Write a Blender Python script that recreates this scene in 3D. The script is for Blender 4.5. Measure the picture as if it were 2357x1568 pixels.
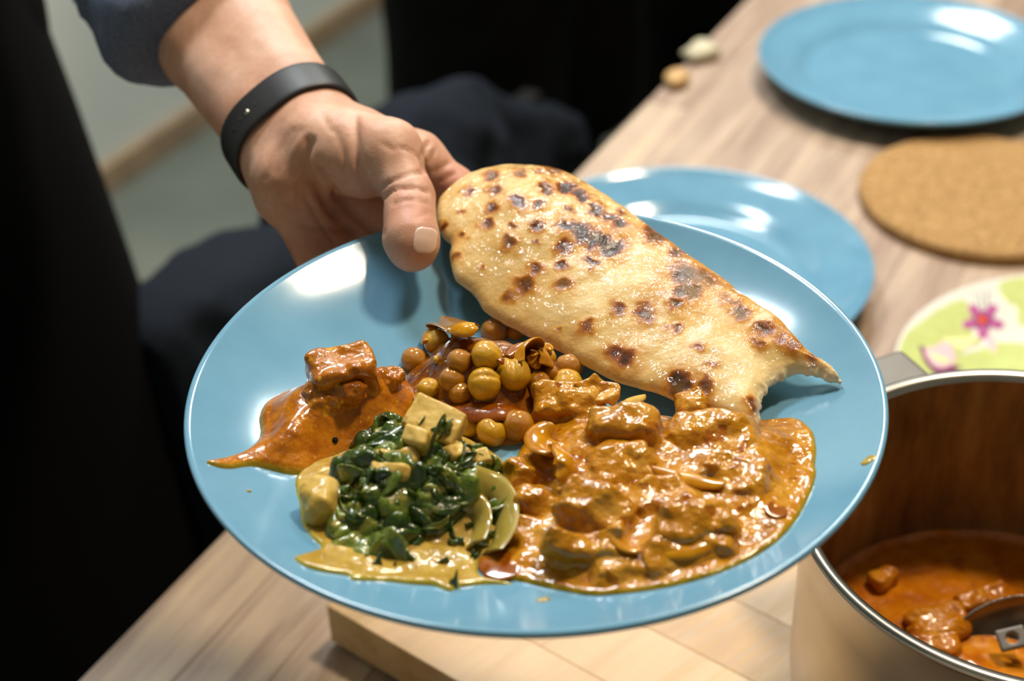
import bpy, bmesh, math, random
import numpy as np
from mathutils import Vector, Matrix
C = bpy.context.scene.collection
for o in list(bpy.data.objects): bpy.data.objects.remove(o, do_unlink=True)
R = math.radians
rng = np.random.RandomState(7); random.seed(7)

# ------------------------------------------------------------------ camera
T = 0.75                                   # table top height
CAM = np.array([0.0, 0.0, T + 0.609]); FPX = 3500.0; PITCH = R(35.08); ROLL = R(-2.04)
W, H = 2357, 1568
cam = bpy.data.cameras.new('camera'); camo = bpy.data.objects.new('camera', cam); C.objects.link(camo)
camo.matrix_world = Matrix.Translation(CAM) @ Matrix.Rotation(R(90) - PITCH, 4, 'X') @ Matrix.Rotation(ROLL, 4, 'Z')
cam.sensor_width = 36; cam.lens = FPX / W * 36; cam.clip_start = 0.01
cam.dof.use_dof = True; cam.dof.focus_distance = 0.615; cam.dof.aperture_fstop = 6.0
sc = bpy.context.scene; sc.camera = camo
# ------------------------------------------------------------------ light and exposure
world = bpy.data.worlds.new('world'); sc.world = world; world.use_nodes = True
world.node_tree.nodes['Background'].inputs[0].default_value = (0.75, 0.87, 1.0, 1)
world.node_tree.nodes['Background'].inputs[1].default_value = 0.05
def area(name, loc, target, sx, sy, power, col):
    l = bpy.data.lights.new(name, 'AREA'); l.shape = 'RECTANGLE'; l.size = sx; l.size_y = sy; l.energy = power; l.color = col
    o = bpy.data.objects.new(name, l); C.objects.link(o); o.location = loc
    d = Vector(target) - Vector(loc); o.rotation_euler = d.to_track_quat('-Z', 'Y').to_euler(); return o
area('ceiling_panel_light', (-0.34, 1.58, 2.46), (0.05, 0.7, 0.9), 0.42, 0.28, 34, (0.93, 0.97, 1.0))
area('warm_ceiling_lamp', (0.58, 1.08, 2.45), (0.1, 0.7, 0.9), 0.20, 0.20, 28, (1.0, 0.82, 0.60))
area('wall_fill_light', (0.30, 2.50, 2.46), (-0.75, 2.6, 0.2), 0.6, 0.6, 54, (0.95, 0.98, 0.94))  # added fill, no fixture behind it: brightens the left wall and floor
sc.view_settings.view_transform = 'Standard'; sc.view_settings.look = 'None'
sc.view_settings.gamma = 1; sc.view_settings.use_curve_mapping = False; sc.view_settings.exposure = -0.2

# ------------------------------------------------------------------ picking points in the room
CP, SP = math.cos(PITCH), math.sin(PITCH)
FWD = np.array([0, CP, -SP]); UPC = np.array([0, SP, CP]); RGT = np.array([1.0, 0, 0])
def ray(px, py):
    x = (px - W / 2) / FPX; y = -(py - H / 2) / FPX
    c, s = math.cos(ROLL), math.sin(ROLL); x, y = c * x - s * y, s * x + c * y
    return np.array([x, CP + y * SP, -SP + y * CP])
def at(px, py, z):
    d = ray(px, py); return CAM + d * ((z - CAM[2]) / d[2])
def U(px, py, dep): return CAM + ray(px, py) * dep
def project(P):
    X = np.asarray(P, float) - CAM
    xr = X[..., 0]; dep = X[..., 1] * CP - X[..., 2] * SP; yr = X[..., 1] * SP + X[..., 2] * CP
    c, s = math.cos(ROLL), math.sin(ROLL)
    return W / 2 + FPX * (c * xr + s * yr) / dep, H / 2 - FPX * (-s * xr + c * yr) / dep, dep
def on(px, py, zf):
    """the first point where the sight line through a pixel meets the surface z = zf(x, y)"""
    d = ray(px, py); t = np.linspace(0.40, 0.95, 2200); P = CAM + d * t[:, None]
    k = np.argmax(P[:, 2] <= zf(P[:, 0], P[:, 1])); return P[k]

# ------------------------------------------------------------------ numeric helpers
_perm = rng.permutation(4096); _val = rng.rand(4096) * 2 - 1
def vnoise(x, y, z, s=1.0, seed=0):
    x = np.asarray(x) * s + seed * 17.3; y = np.asarray(y) * s + seed * 5.1; z = np.asarray(z) * s + seed * 9.7
    x, y, z = np.broadcast_arrays(x, y, z)
    xi, yi, zi = np.floor(x).astype(int), np.floor(y).astype(int), np.floor(z).astype(int)
    fx, fy, fz = x - xi, y - yi, z - zi
    fx, fy, fz = [f * f * (3 - 2 * f) for f in (fx, fy, fz)]
    def h(a, b, c): return _val[_perm[(_perm[(_perm[a & 4095] + b) & 4095] + c) & 4095]]
    def l(a, b, f): return a + (b - a) * f
    return l(l(l(h(xi, yi, zi), h(xi + 1, yi, zi), fx), l(h(xi, yi + 1, zi), h(xi + 1, yi + 1, zi), fx), fy),
             l(l(h(xi, yi, zi + 1), h(xi + 1, yi, zi + 1), fx), l(h(xi, yi + 1, zi + 1), h(xi + 1, yi + 1, zi + 1), fx), fy), fz)
def fbm(x, y, z, s, o=3, seed=0):
    r = 0; a = 1.0
    for i in range(o): r = r + a * vnoise(x, y, z, s * 2 ** i, seed + i); a *= 0.5
    return r
def catmull(P, n=8, closed=True):
    P = np.array(P, float); N = len(P); out = []
    rngi = range(N) if closed else range(N - 1)
    for i in rngi:
        if closed: p0, p1, p2, p3 = P[i - 1], P[i], P[(i + 1) % N], P[(i + 2) % N]
        else: p0, p1, p2, p3 = P[max(i - 1, 0)], P[i], P[i + 1], P[min(i + 2, N - 1)]
        for k in range(n):
            t = k / n
            out.append(0.5 * (2 * p1 + (p2 - p0) * t + (2 * p0 - 5 * p1 + 4 * p2 - p3) * t * t + (3 * p1 - p0 - 3 * p2 + p3) * t ** 3))
    if not closed: out.append(P[-1])
    return np.array(out)
def polydist(x, y, P):
    """distance to a closed polygon, positive inside"""
    sh = np.shape(x); x = np.ravel(x); y = np.ravel(y)
    d = np.full(x.shape, 1e9); ins = np.zeros(x.shape, bool); N = len(P)
    for i in range(N):
        ax, ay = P[i][0], P[i][1]; bx, by = P[(i + 1) % N][0], P[(i + 1) % N][1]
        ex, ey = bx - ax, by - ay; L = ex * ex + ey * ey + 1e-18
        t = np.clip(((x - ax) * ex + (y - ay) * ey) / L, 0, 1)
        d = np.minimum(d, (x - ax - t * ex) ** 2 + (y - ay - t * ey) ** 2)
        c = ((ay > y) != (by > y)) & (x < ex * (y - ay) / (ey if ey else 1e-18) + ax); ins ^= c
    return (np.sqrt(d) * np.where(ins, 1, -1)).reshape(sh)
def linedist(x, y, P):
    d = np.full(np.shape(x), 1e9)
    for i in range(len(P) - 1):
        ax, ay = P[i][0], P[i][1]; ex, ey = P[i + 1][0] - ax, P[i + 1][1] - ay; L = ex * ex + ey * ey + 1e-18
        t = np.clip(((x - ax) * ex + (y - ay) * ey) / L, 0, 1)
        d = np.minimum(d, (x - ax - t * ex) ** 2 + (y - ay - t * ey) ** 2)
    return np.sqrt(d)
def smin(a, b, k):
    h = np.clip(0.5 + 0.5 * (b - a) / k, 0, 1); return b + (a - b) * h - k * h * (1 - h)
def smax(a, b, k): return -smin(-a, -b, k)
def cap(P, a, b, ra, rb):
    a = np.asarray(a, float); b = np.asarray(b, float); ba = b - a; L = ba @ ba + 1e-18
    t = np.clip(((P[0] - a[0]) * ba[0] + (P[1] - a[1]) * ba[1] + (P[2] - a[2]) * ba[2]) / L, 0, 1)
    return np.sqrt((P[0] - a[0] - t * ba[0]) ** 2 + (P[1] - a[1] - t * ba[1]) ** 2 + (P[2] - a[2] - t * ba[2]) ** 2) - (ra + (rb - ra) * t)
def rbox(P, c, M, h, r):
    """rounded box; rows of M are its axes"""
    q = [np.abs((P[0] - c[0]) * M[i][0] + (P[1] - c[1]) * M[i][1] + (P[2] - c[2]) * M[i][2]) - h[i] + r for i in range(3)]
    o = np.sqrt(sum(np.maximum(v, 0) ** 2 for v in q)); return o + np.minimum(np.maximum(np.maximum(q[0], q[1]), q[2]), 0) - r
def ellip(P, c, M, h):
    q = [((P[0] - c[0]) * M[i][0] + (P[1] - c[1]) * M[i][1] + (P[2] - c[2]) * M[i][2]) / h[i] for i in range(3)]
    return (np.sqrt(q[0] ** 2 + q[1] ** 2 + q[2] ** 2) - 1) * min(h)
def nets(f, lo, hi, h):
    """surface mesh of f = 0 (naive surface nets)"""
    ax = [np.arange(lo[i], hi[i] + h, h) for i in range(3)]
    P = np.meshgrid(*ax, indexing='ij'); V = f(P).astype(np.float64)
    S = V < 0; n = [s - 1 for s in V.shape]
    cnt = np.zeros(n, np.int16)
    for i in (0, 1):
        for j in (0, 1):
            for k in (0, 1): cnt += S[i:i + n[0], j:j + n[1], k:k + n[2]]
    act = (cnt > 0) & (cnt < 8); I = np.argwhere(act)
    idx = np.full(n, -1, np.int64); idx[act] = np.arange(len(I))
    pos = np.zeros((len(I), 3)); num = np.zeros(len(I))
    cor = [(0, 0, 0), (1, 0, 0), (0, 1, 0), (1, 1, 0), (0, 0, 1), (1, 0, 1), (0, 1, 1), (1, 1, 1)]
    for a in range(8):
        for b in range(a + 1, 8):
            if sum(abs(cor[a][q] - cor[b][q]) for q in range(3)) != 1: continue
            va = V[I[:, 0] + cor[a][0], I[:, 1] + cor[a][1], I[:, 2] + cor[a][2]]
            vb = V[I[:, 0] + cor[b][0], I[:, 1] + cor[b][1], I[:, 2] + cor[b][2]]
            m = (va < 0) != (vb < 0); t = np.where(m, va / np.where(m, va - vb, 1), 0)
            for q in range(3): pos[:, q] += np.where(m, cor[a][q] + t * (cor[b][q] - cor[a][q]), 0)
            num += m
    verts = (I + pos / num[:, None]) * h + np.array(lo)
    faces = []
    for d in range(3):
        u, w = (d + 1) % 3, (d + 2) % 3
        sl = [slice(None)] * 3; sl2 = [slice(None)] * 3
        sl[d] = slice(0, -1); sl2[d] = slice(1, None)
        cr = S[tuple(sl)] != S[tuple(sl2)]; E = np.argwhere(cr)
        E = E[(E[:, u] > 0) & (E[:, w] > 0) & (E[:, u] < n[u]) & (E[:, w] < n[w])]
        if not len(E): continue
        q = []
        for (du, dw) in ((0, 0), (-1, 0), (-1, -1), (0, -1)):
            K = E.copy(); K[:, u] += du; K[:, w] += dw; q.append(idx[K[:, 0], K[:, 1], K[:, 2]])
        q = np.stack(q, 1); fl = S[E[:, 0], E[:, 1], E[:, 2]]
        q[~fl] = q[~fl][:, ::-1]; faces.append(q[(q >= 0).all(1)])
    return verts, np.concatenate(faces)

# ------------------------------------------------------------------ object helpers
def mesh_obj(name, verts, faces, m=None, parent=None, smooth=True, attrs=None):
    me = bpy.data.meshes.new(name)
    verts = np.asarray(verts, np.float64); 
    if isinstance(faces, np.ndarray) and len(faces):
        k = faces.shape[1]
        me.vertices.add(len(verts)); me.vertices.foreach_set('co', verts.astype(np.float32).ravel())
        me.loops.add(faces.size); me.loops.foreach_set('vertex_index', faces.astype(np.int32).ravel())
        me.polygons.add(len(faces)); me.polygons.foreach_set('loop_start', np.arange(0, faces.size, k, dtype=np.int32))
        me.polygons.foreach_set('loop_total', np.full(len(faces), k, np.int32)); me.update(calc_edges=True); me.validate()
    else: me.from_pydata([tuple(v) for v in verts], [], faces)
    if smooth: me.polygons.foreach_set('use_smooth', np.ones(len(me.polygons), bool))
    if attrs:
        for k2, v in attrs.items():
            a = me.attributes.new(k2, 'FLOAT', 'POINT'); a.data.foreach_set('value', np.asarray(v, np.float32))
    if m: me.materials.append(getattr(m, "m", m))
    o = bpy.data.objects.new(name, me); C.objects.link(o)
    if parent: o.parent = parent; o.matrix_parent_inverse = pinv(parent)
    return o
def pinv(p): return p.matrix_basis.inverted() if p.parent is None else Matrix()
def bm_obj(name, bm, m=None, parent=None, smooth=False):
    me = bpy.data.meshes.new(name); bmesh.ops.recalc_face_normals(bm, faces=bm.faces); bm.to_mesh(me); bm.free()
    if smooth: me.polygons.foreach_set('use_smooth', np.ones(len(me.polygons), bool))
    if m: me.materials.append(getattr(m, "m", m))
    o = bpy.data.objects.new(name, me); C.objects.link(o)
    if parent: o.parent = parent; o.matrix_parent_inverse = pinv(parent)
    return o
def tag(o, label=None, cat=None, group=None, kind=None):
    if label: o['label'] = label
    if cat: o['category'] = cat
    if group: o['group'] = group
    if kind: o['kind'] = kind
    return o
def empty(name, loc):
    o = bpy.data.objects.new(name, None); C.objects.link(o); o.location = loc; o.empty_display_size = 0.05; return o
def box_bm(c, M, h, bev=0.0, seg=2):
    bm = bmesh.new(); bmesh.ops.create_cube(bm, size=1.0)
    M = np.array(M, float)
    if bev:
        for v in bm.verts: v.co = Vector((v.co.x * 2 * h[0], v.co.y * 2 * h[1], v.co.z * 2 * h[2]))
        bmesh.ops.bevel(bm, geom=list(bm.edges), offset=bev, segments=seg, affect='EDGES', profile=0.5)
        for v in bm.verts: v.co = Vector(np.array(c) + v.co.x * M[0] + v.co.y * M[1] + v.co.z * M[2])
    else:
        for v in bm.verts: v.co = Vector(np.array(c) + v.co.x * 2 * h[0] * M[0] + v.co.y * 2 * h[1] * M[1] + v.co.z * 2 * h[2] * M[2])
    return bm
def lathe(prof, c, n=160):
    a = np.arange(n) * 2 * math.pi / n; v = []; f = []
    for r, z in prof: v.append(np.stack([c[0] + r * np.cos(a), c[1] + r * np.sin(a), np.full(n, c[2] + z)], 1))
    for i in range(len(prof) - 1):
        j = np.arange(n); k = (j + 1) % n
        f.append(np.stack([i * n + j, i * n + k, (i + 1) * n + k, (i + 1) * n + j], 1))
    return np.concatenate(v), np.concatenate(f)
def tube(path, rad, n=12, flat=1.0):
    path = np.array(path, float); N = len(path); rad = np.full(N, rad) if np.isscalar(rad) else np.array(rad)
    v = []; f = []; up = np.array([0, 0, 1.0])
    for i in range(N):
        t = path[min(i + 1, N - 1)] - path[max(i - 1, 0)]; t /= np.linalg.norm(t) + 1e-12
        s = np.cross(t, up); s = s / (np.linalg.norm(s) + 1e-9) if np.linalg.norm(s) > 1e-4 else np.array([1.0, 0, 0]); w = np.cross(s, t)
        for k in range(n):
            a = 2 * math.pi * k / n; v.append(path[i] + rad[i] * (math.cos(a) * s + flat * math.sin(a) * w))
    for i in range(N - 1):
        for k in range(n): f.append((i * n + k, i * n + (k + 1) % n, (i + 1) * n + (k + 1) % n, (i + 1) * n + k))
    f.append(tuple(range(n - 1, -1, -1))); f.append(tuple((N - 1) * n + k for k in range(n)))
    return np.array(v), f

# ------------------------------------------------------------------ materials
def lin(h):
    if not isinstance(h, str): return tuple(h) + ((1.0,) if len(h) == 3 else ())
    c = [int(h[i:i + 2], 16) / 255 for i in (0, 2, 4)]
    return tuple((x / 12.92 if x <= .04045 else ((x + .055) / 1.055) ** 2.4) for x in c) + (1.0,)
class Mat:
    def __init__(s, name):
        s.m = bpy.data.materials.new(name); s.m.use_nodes = True; s.t = s.m.node_tree; s.n = s.t.nodes; s.b = s.n['Principled BSDF']
        s.tc = s.n.new('ShaderNodeTexCoord')
    def link(s, a, b): s.t.links.new(a, b)
    def noise(s, scale, detail=4, rough=.55, stretch=None, rot=None, dist=0.0):
        nz = s.n.new('ShaderNodeTexNoise'); nz.inputs['Scale'].default_value = scale; nz.inputs['Detail'].default_value = detail
        nz.inputs['Roughness'].default_value = rough; nz.inputs['Distortion'].default_value = dist; src = s.tc.outputs['Object']
        if stretch or rot:
            mp = s.n.new('ShaderNodeMapping'); mp.vector_type = 'POINT'
            if rot: 
                m2 = s.n.new('ShaderNodeMapping'); m2.inputs['Rotation'].default_value = rot; s.link(src, m2.inputs[0]); src = m2.outputs[0]
            if stretch: mp.inputs['Scale'].default_value = stretch
            s.link(src, mp.inputs[0]); src = mp.outputs[0]
        s.link(src, nz.inputs['Vector']); return nz.outputs['Fac']
    def ramp(s, fac, stops):
        r = s.n.new('ShaderNodeValToRGB'); e = r.color_ramp.elements
        while len(e) < len(stops): e.new(0.5)
        for x, (p, c) in zip(e, stops): x.position = p; x.color = lin(c)
        s.link(fac, r.inputs[0]); return r.outputs[0]
    def mix(s, fac, a, b, mode='MIX'):
        x = s.n.new('ShaderNodeMix'); x.data_type = 'RGBA'; x.blend_type = mode
        for v, i in ((fac, x.inputs[0]), (a, x.inputs[6]), (b, x.inputs[7])):
            if hasattr(v, 'links'): s.link(v, i)
            elif isinstance(v, (int, float)): i.default_value = v
            else: i.default_value = lin(v)
        return x.outputs[2]
    def attr(s, name):
        a = s.n.new('ShaderNodeAttribute'); a.attribute_name = name; return a.outputs['Fac']
    def math(s, op, a, b=0.5, c=None):
        x = s.n.new('ShaderNodeMath'); x.operation = op
        for v, i in zip((a, b, c), x.inputs):
            if v is None: continue
            if hasattr(v, 'links'): s.link(v, i)
            else: i.default_value = v
        return x.outputs[0]
    def map(s, v, a, b, c, d):
        x = s.n.new('ShaderNodeMapRange'); s.link(v, x.inputs[0])
        for i, q in enumerate((a, b, c, d)): x.inputs[i + 1].default_value = q
        return x.outputs[0]
    def bump(s, hgt, strength=.3, dist=.001, prev=None):
        b = s.n.new('ShaderNodeBump'); b.inputs['Strength'].default_value = strength; b.inputs['Distance'].default_value = dist
        s.link(hgt, b.inputs['Height'])
        if prev: s.link(prev, b.inputs['Normal'])
        s.link(b.outputs[0], s.b.inputs['Normal']); return b.outputs[0]
    def set(s, color=None, rough=None, metal=None, spec=None, coat=None, coatr=None, sss=None, sssr=None, ssss=None, sheen=None, trans=None, ior=None):
        for v, k in ((color, 'Base Color'), (rough, 'Roughness'), (metal, 'Metallic'), (spec, 'Specular IOR Level'), (coat, 'Coat Weight'), (coatr, 'Coat Roughness'),
                     (sss, 'Subsurface Weight'), (sssr, 'Subsurface Radius'), (ssss, 'Subsurface Scale'), (sheen, 'Sheen Weight'), (trans, 'Transmission Weight'), (ior, 'IOR')):
            if v is None: continue
            if hasattr(v, 'links'): s.link(v, s.b.inputs[k])
            elif k == 'Base Color': s.b.inputs[k].default_value = lin(v)
            else: s.b.inputs[k].default_value = v
        return s
def food(name, c0, c1, c2, scale=90, rough=.2, bscale=260, bstr=.35, bdist=.0012, sss=.12, specks=None, coat=.35):
    m = Mat(name); nz = m.noise(scale, 5, .6)
    col = m.ramp(nz, [(.32, c0), (.5, c1), (.68, c2)])
    if specks:
        sp = m.noise(specks[1], 2, .5); col = m.mix(m.map(sp, specks[2], specks[2] + .05, 0, .85), col, specks[0])
    m.set(color=col, rough=m.map(m.noise(bscale * .6, 3), .3, .7, rough * 1.2, rough * 2.4), coat=coat * 1.7, coatr=.03, spec=.3, sss=sss, sssr=(1, .4, .15), ssss=.004)
    p = m.bump(m.noise(bscale, 2, .45), bstr, bdist * 1.3); m.bump(m.noise(bscale * 2.6, 1, .4), bstr * .22, bdist * .3, p)
    return m
def flat(name, c, rough=.5, var=.12, scale=30, metal=0, **k):
    m = Mat(name); l = lin(c); nz = m.noise(scale, 4)
    m.set(color=m.ramp(nz, [(.3, tuple(x * (1 - var) for x in l[:3])), (.7, tuple(min(1, x * (1 + var)) for x in l[:3]))]), rough=rough, metal=metal, **k); return m
def cloth(name, c, rough=.95):
    m = Mat(name); l = lin(c); w = m.noise(900, 2, .5)
    m.set(color=m.ramp(w, [(.3, tuple(x * .7 for x in l[:3])), (.7, tuple(x * 1.3 for x in l[:3]))]), rough=rough, spec=.1, sheen=.0); m.bump(w, .15, .0005); return m
M = {}
def wood(name, stops, rot, rough=.45, fine=260, st=(1, 14, 14)):
    m = Mat(name); inf = m.n.new('ShaderNodeObjectInfo')
    add = m.n.new('ShaderNodeVectorMath'); add.operation = 'MULTIPLY_ADD'
    m2 = m.n.new('ShaderNodeMapping'); m2.inputs['Rotation'].default_value = rot; m.link(m.tc.outputs['Object'], m2.inputs[0])
    cmb = m.n.new('ShaderNodeCombineXYZ'); 
    for i in range(3): m.link(inf.outputs['Random'], cmb.inputs[i])
    add.inputs[1].default_value = (7, 7, 7); m.link(cmb.outputs[0], add.inputs[0]); m.link(m2.outputs[0], add.inputs[2])
    def nz(s, d, stretch):
        mp = m.n.new('ShaderNodeMapping'); mp.inputs['Scale'].default_value = stretch; m.link(add.outputs[0], mp.inputs[0])
        q = m.n.new('ShaderNodeTexNoise'); q.inputs['Scale'].default_value = s; q.inputs['Detail'].default_value = d; q.inputs['Distortion'].default_value = .6
        m.link(mp.outputs[0], q.inputs['Vector']); return q.outputs['Fac']
    a = nz(5, 5, st); b = nz(22, 3, (1, 12, 12))
    tone = m.math('ADD', m.math('MULTIPLY', a, .62), m.math('ADD', m.math('MULTIPLY', b, .22), m.math('MULTIPLY', inf.outputs['Random'], .16)))
    m.set(color=m.ramp(tone, stops), rough=m.map(b, .3, .7, rough * .8, rough * 1.2)); m.bump(b, .08, .0004); return m
ANG = math.atan2(.876, .482)
M['table'] = wood('oiled_walnut_staves', [(.3, '8c7464'), (.45, 'a58e7d'), (.56, 'b8a28e'), (.7, 'c8b496')], (0, 0, -ANG), .42)
M['board'] = wood('maple_board', [(.3, '9c7a4e'), (.45, 'c29c6a'), (.58, 'd3b183'), (.72, 'b4965f')], (0, 0, math.atan2(.63, -.78) - .0), .4, st=(1.2, 6, 6))
M['floor'] = flat('grey_floor', '6e736a', .55, .12, 6); M['wall'] = flat('painted_wall', 'dde0d6', .7, .04, 5); M['base'] = flat('oak_baseboard', 'a58a6c', .5, .2, 12)
M['ceil'] = flat('white_ceiling', 'd8d6cf', .8, .03, 4); M['white'] = flat('white_lacquer', 'd6dad8', .35, .03, 6)
def glaze():
    m = Mat('blue_glaze'); nz = m.noise(35, 4)
    m.set(color=m.ramp(nz, [(.3, '6496b4'), (.7, '6d9fbc')]), rough=.13, spec=.5); m.bump(m.noise(60, 2), .04, .0006); return m
M['glaze'] = glaze()
M['cork'] = food('cork', '8c6a42', 'a98556', 'c09c6a', 260, .8, 420, .5, .001, 0, ('6d4e2e', 300, .63), 0)
for k in ('cork',): M[k].set(rough=.85, coat=0)
M['black'] = cloth('black_cloth', (.0022, .0023, .0025)); M['navy'] = cloth('navy_cloth', (.013, .017, .025)); M['denim'] = cloth('blue_denim', (.12, .155, .24)); M['shoe'] = flat('black_leather', (.004, .004, .004), .5)
def skin():
    m = Mat('skin'); a = m.noise(38, 4); b = m.noise(420, 3)
    c = m.ramp(a, [(.3, 'c2927a'), (.5, 'd2a68e'), (.7, 'deb8a2')]); c = m.mix(m.map(m.attr('red'), 0, 1, 0, .6), c, 'b0614c')
    c = m.mix(m.map(b, .35, .7, 0, .18), c, 'a8694d')
    m.set(color=c, rough=.5, spec=.4, sss=.14, sssr=(1, .35, .18), ssss=.006)
    v = m.n.new('ShaderNodeTexVoronoi'); v.inputs['Scale'].default_value = 900; m.link(m.tc.outputs['Object'], v.inputs['Vector'])
    p = m.bump(v.outputs['Distance'], .12, .0004); m.bump(m.noise(160, 3), .25, .0006, p); return m
M['skin'] = skin(); M['nail'] = flat('fingernail', 'e8c8b8', .25, .06, 80, coat=.4); M['hair'] = flat('dark_hair', '1b140f', .6)
M['rubber'] = flat('black_rubber', (.011, .0125, .015), .5, .1, 50); M['hole'] = flat('dark_hole', (.001, .001, .001), .9); M['steel'] = flat('steel', (.55, .53, .5), .28, .08, 60, metal=1)

# ------------------------------------------------------------------ setting
AX = np.array([.482, .876, 0]); AX /= np.linalg.norm(AX); NV = np.array([AX[1], -AX[0], 0]); Z = np.array([0, 0, 1.0])   # along the table, across it (to the right)
def st(o): o['kind'] = 'structure'; return o
def slab(name, c, h, m, Mx=np.eye(3), bev=0): return st(bm_obj(name, box_bm(c, Mx, h, bev), m))
RM = np.array([AX, NV, Z]); WO = -NV * 1.83                      # the left wall runs parallel to the table
def rp(a, n, z): return AX * a + NV * n + Z * z                  # room coordinates
slab('floor', rp(1.5, .6, -.05), (4.0, 2.6, .05), M['floor'], RM)
slab('ceiling', rp(1.5, .6, 2.55), (4.0, 2.6, .05), M['ceil'], RM)
slab('wall_left', rp(1.5, -1.88, 1.25), (4.0, .05, 1.25), M['wall'], RM)
slab('wall_right', rp(1.5, 3.1, 1.25), (4.0, .05, 1.25), M['wall'], RM)
slab('wall_back', rp(5.4, .6, 1.25), (.05, 2.6, 1.25), M['wall'], RM)
slab('wall_front', rp(-2.4, .6, 1.25), (.05, 2.6, 1.25), M['wall'], RM)
slab('baseboard_left', rp(1.5, -1.822, .028), (3.9, .01, .028), M['base'], RM, .003)
# the white unit standing behind the person in black
cb = empty('white_cabinet', tuple(rp(3.42, -1.05, 0))); tag(cb, 'white lacquered cabinet corner behind the person in black', 'cabinet')
bm_obj('body', box_bm(rp(3.42, -1.05, .48), RM, (.30, .30, .42), .004), M['white'], cb)
bm_obj('plinth', box_bm(rp(3.42, -1.05, .03), RM, (.28, .28, .03)), M['base'], cb)
dr = bm_obj('door', box_bm(rp(3.42, -.742, .48), RM, (.29, .009, .40), .003), M['white'], cb)
bm_obj('handle', box_bm(rp(3.2, -.725, .75), RM, (.006, .008, .06), .003), M['steel'], dr)

# ------------------------------------------------------------------ table: staves glued side by side
EDGE = -.481
tb = empty('wooden_table', tuple(rp(1.0, EDGE + .45, 0))); tag(tb, 'long oiled wooden table of glued staves under the plates', 'table')
SW = .046; n_st = 20; variants = {}
for i in range(n_st):
    a = -.35 - rng.rand() * .5
    while a < 2.35:
        L = .45 + .5 * rng.rand(); a0 = max(a, -.35); a1 = min(a + L, 2.35); a += L
        if a1 - a0 < .02: continue
        bm = box_bm(rp((a0 + a1) / 2, EDGE + (i + .5) * SW, T - .016), RM, ((a1 - a0) / 2 - .0001, SW / 2 - .0001, .016 - .0004 * (i % 2) * .3), .0006, 1)
        bm_obj('stave', bm, M['table'], tb)
TW = n_st * SW
for (a, n) in ((-.28, .06), (-.28, TW - .06), (2.28, .06), (2.28, TW - .06)):
    bm_obj('leg', box_bm(rp(a, EDGE + n, (T - .034) / 2), RM, (.03, .03, (T - .034) / 2), .003), M['table'], tb)
for n in (.05, TW - .05): bm_obj('apron', box_bm(rp(1.0, EDGE + n, T - .078), RM, (1.25, .011, .044), .002), M['table'], tb)

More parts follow.
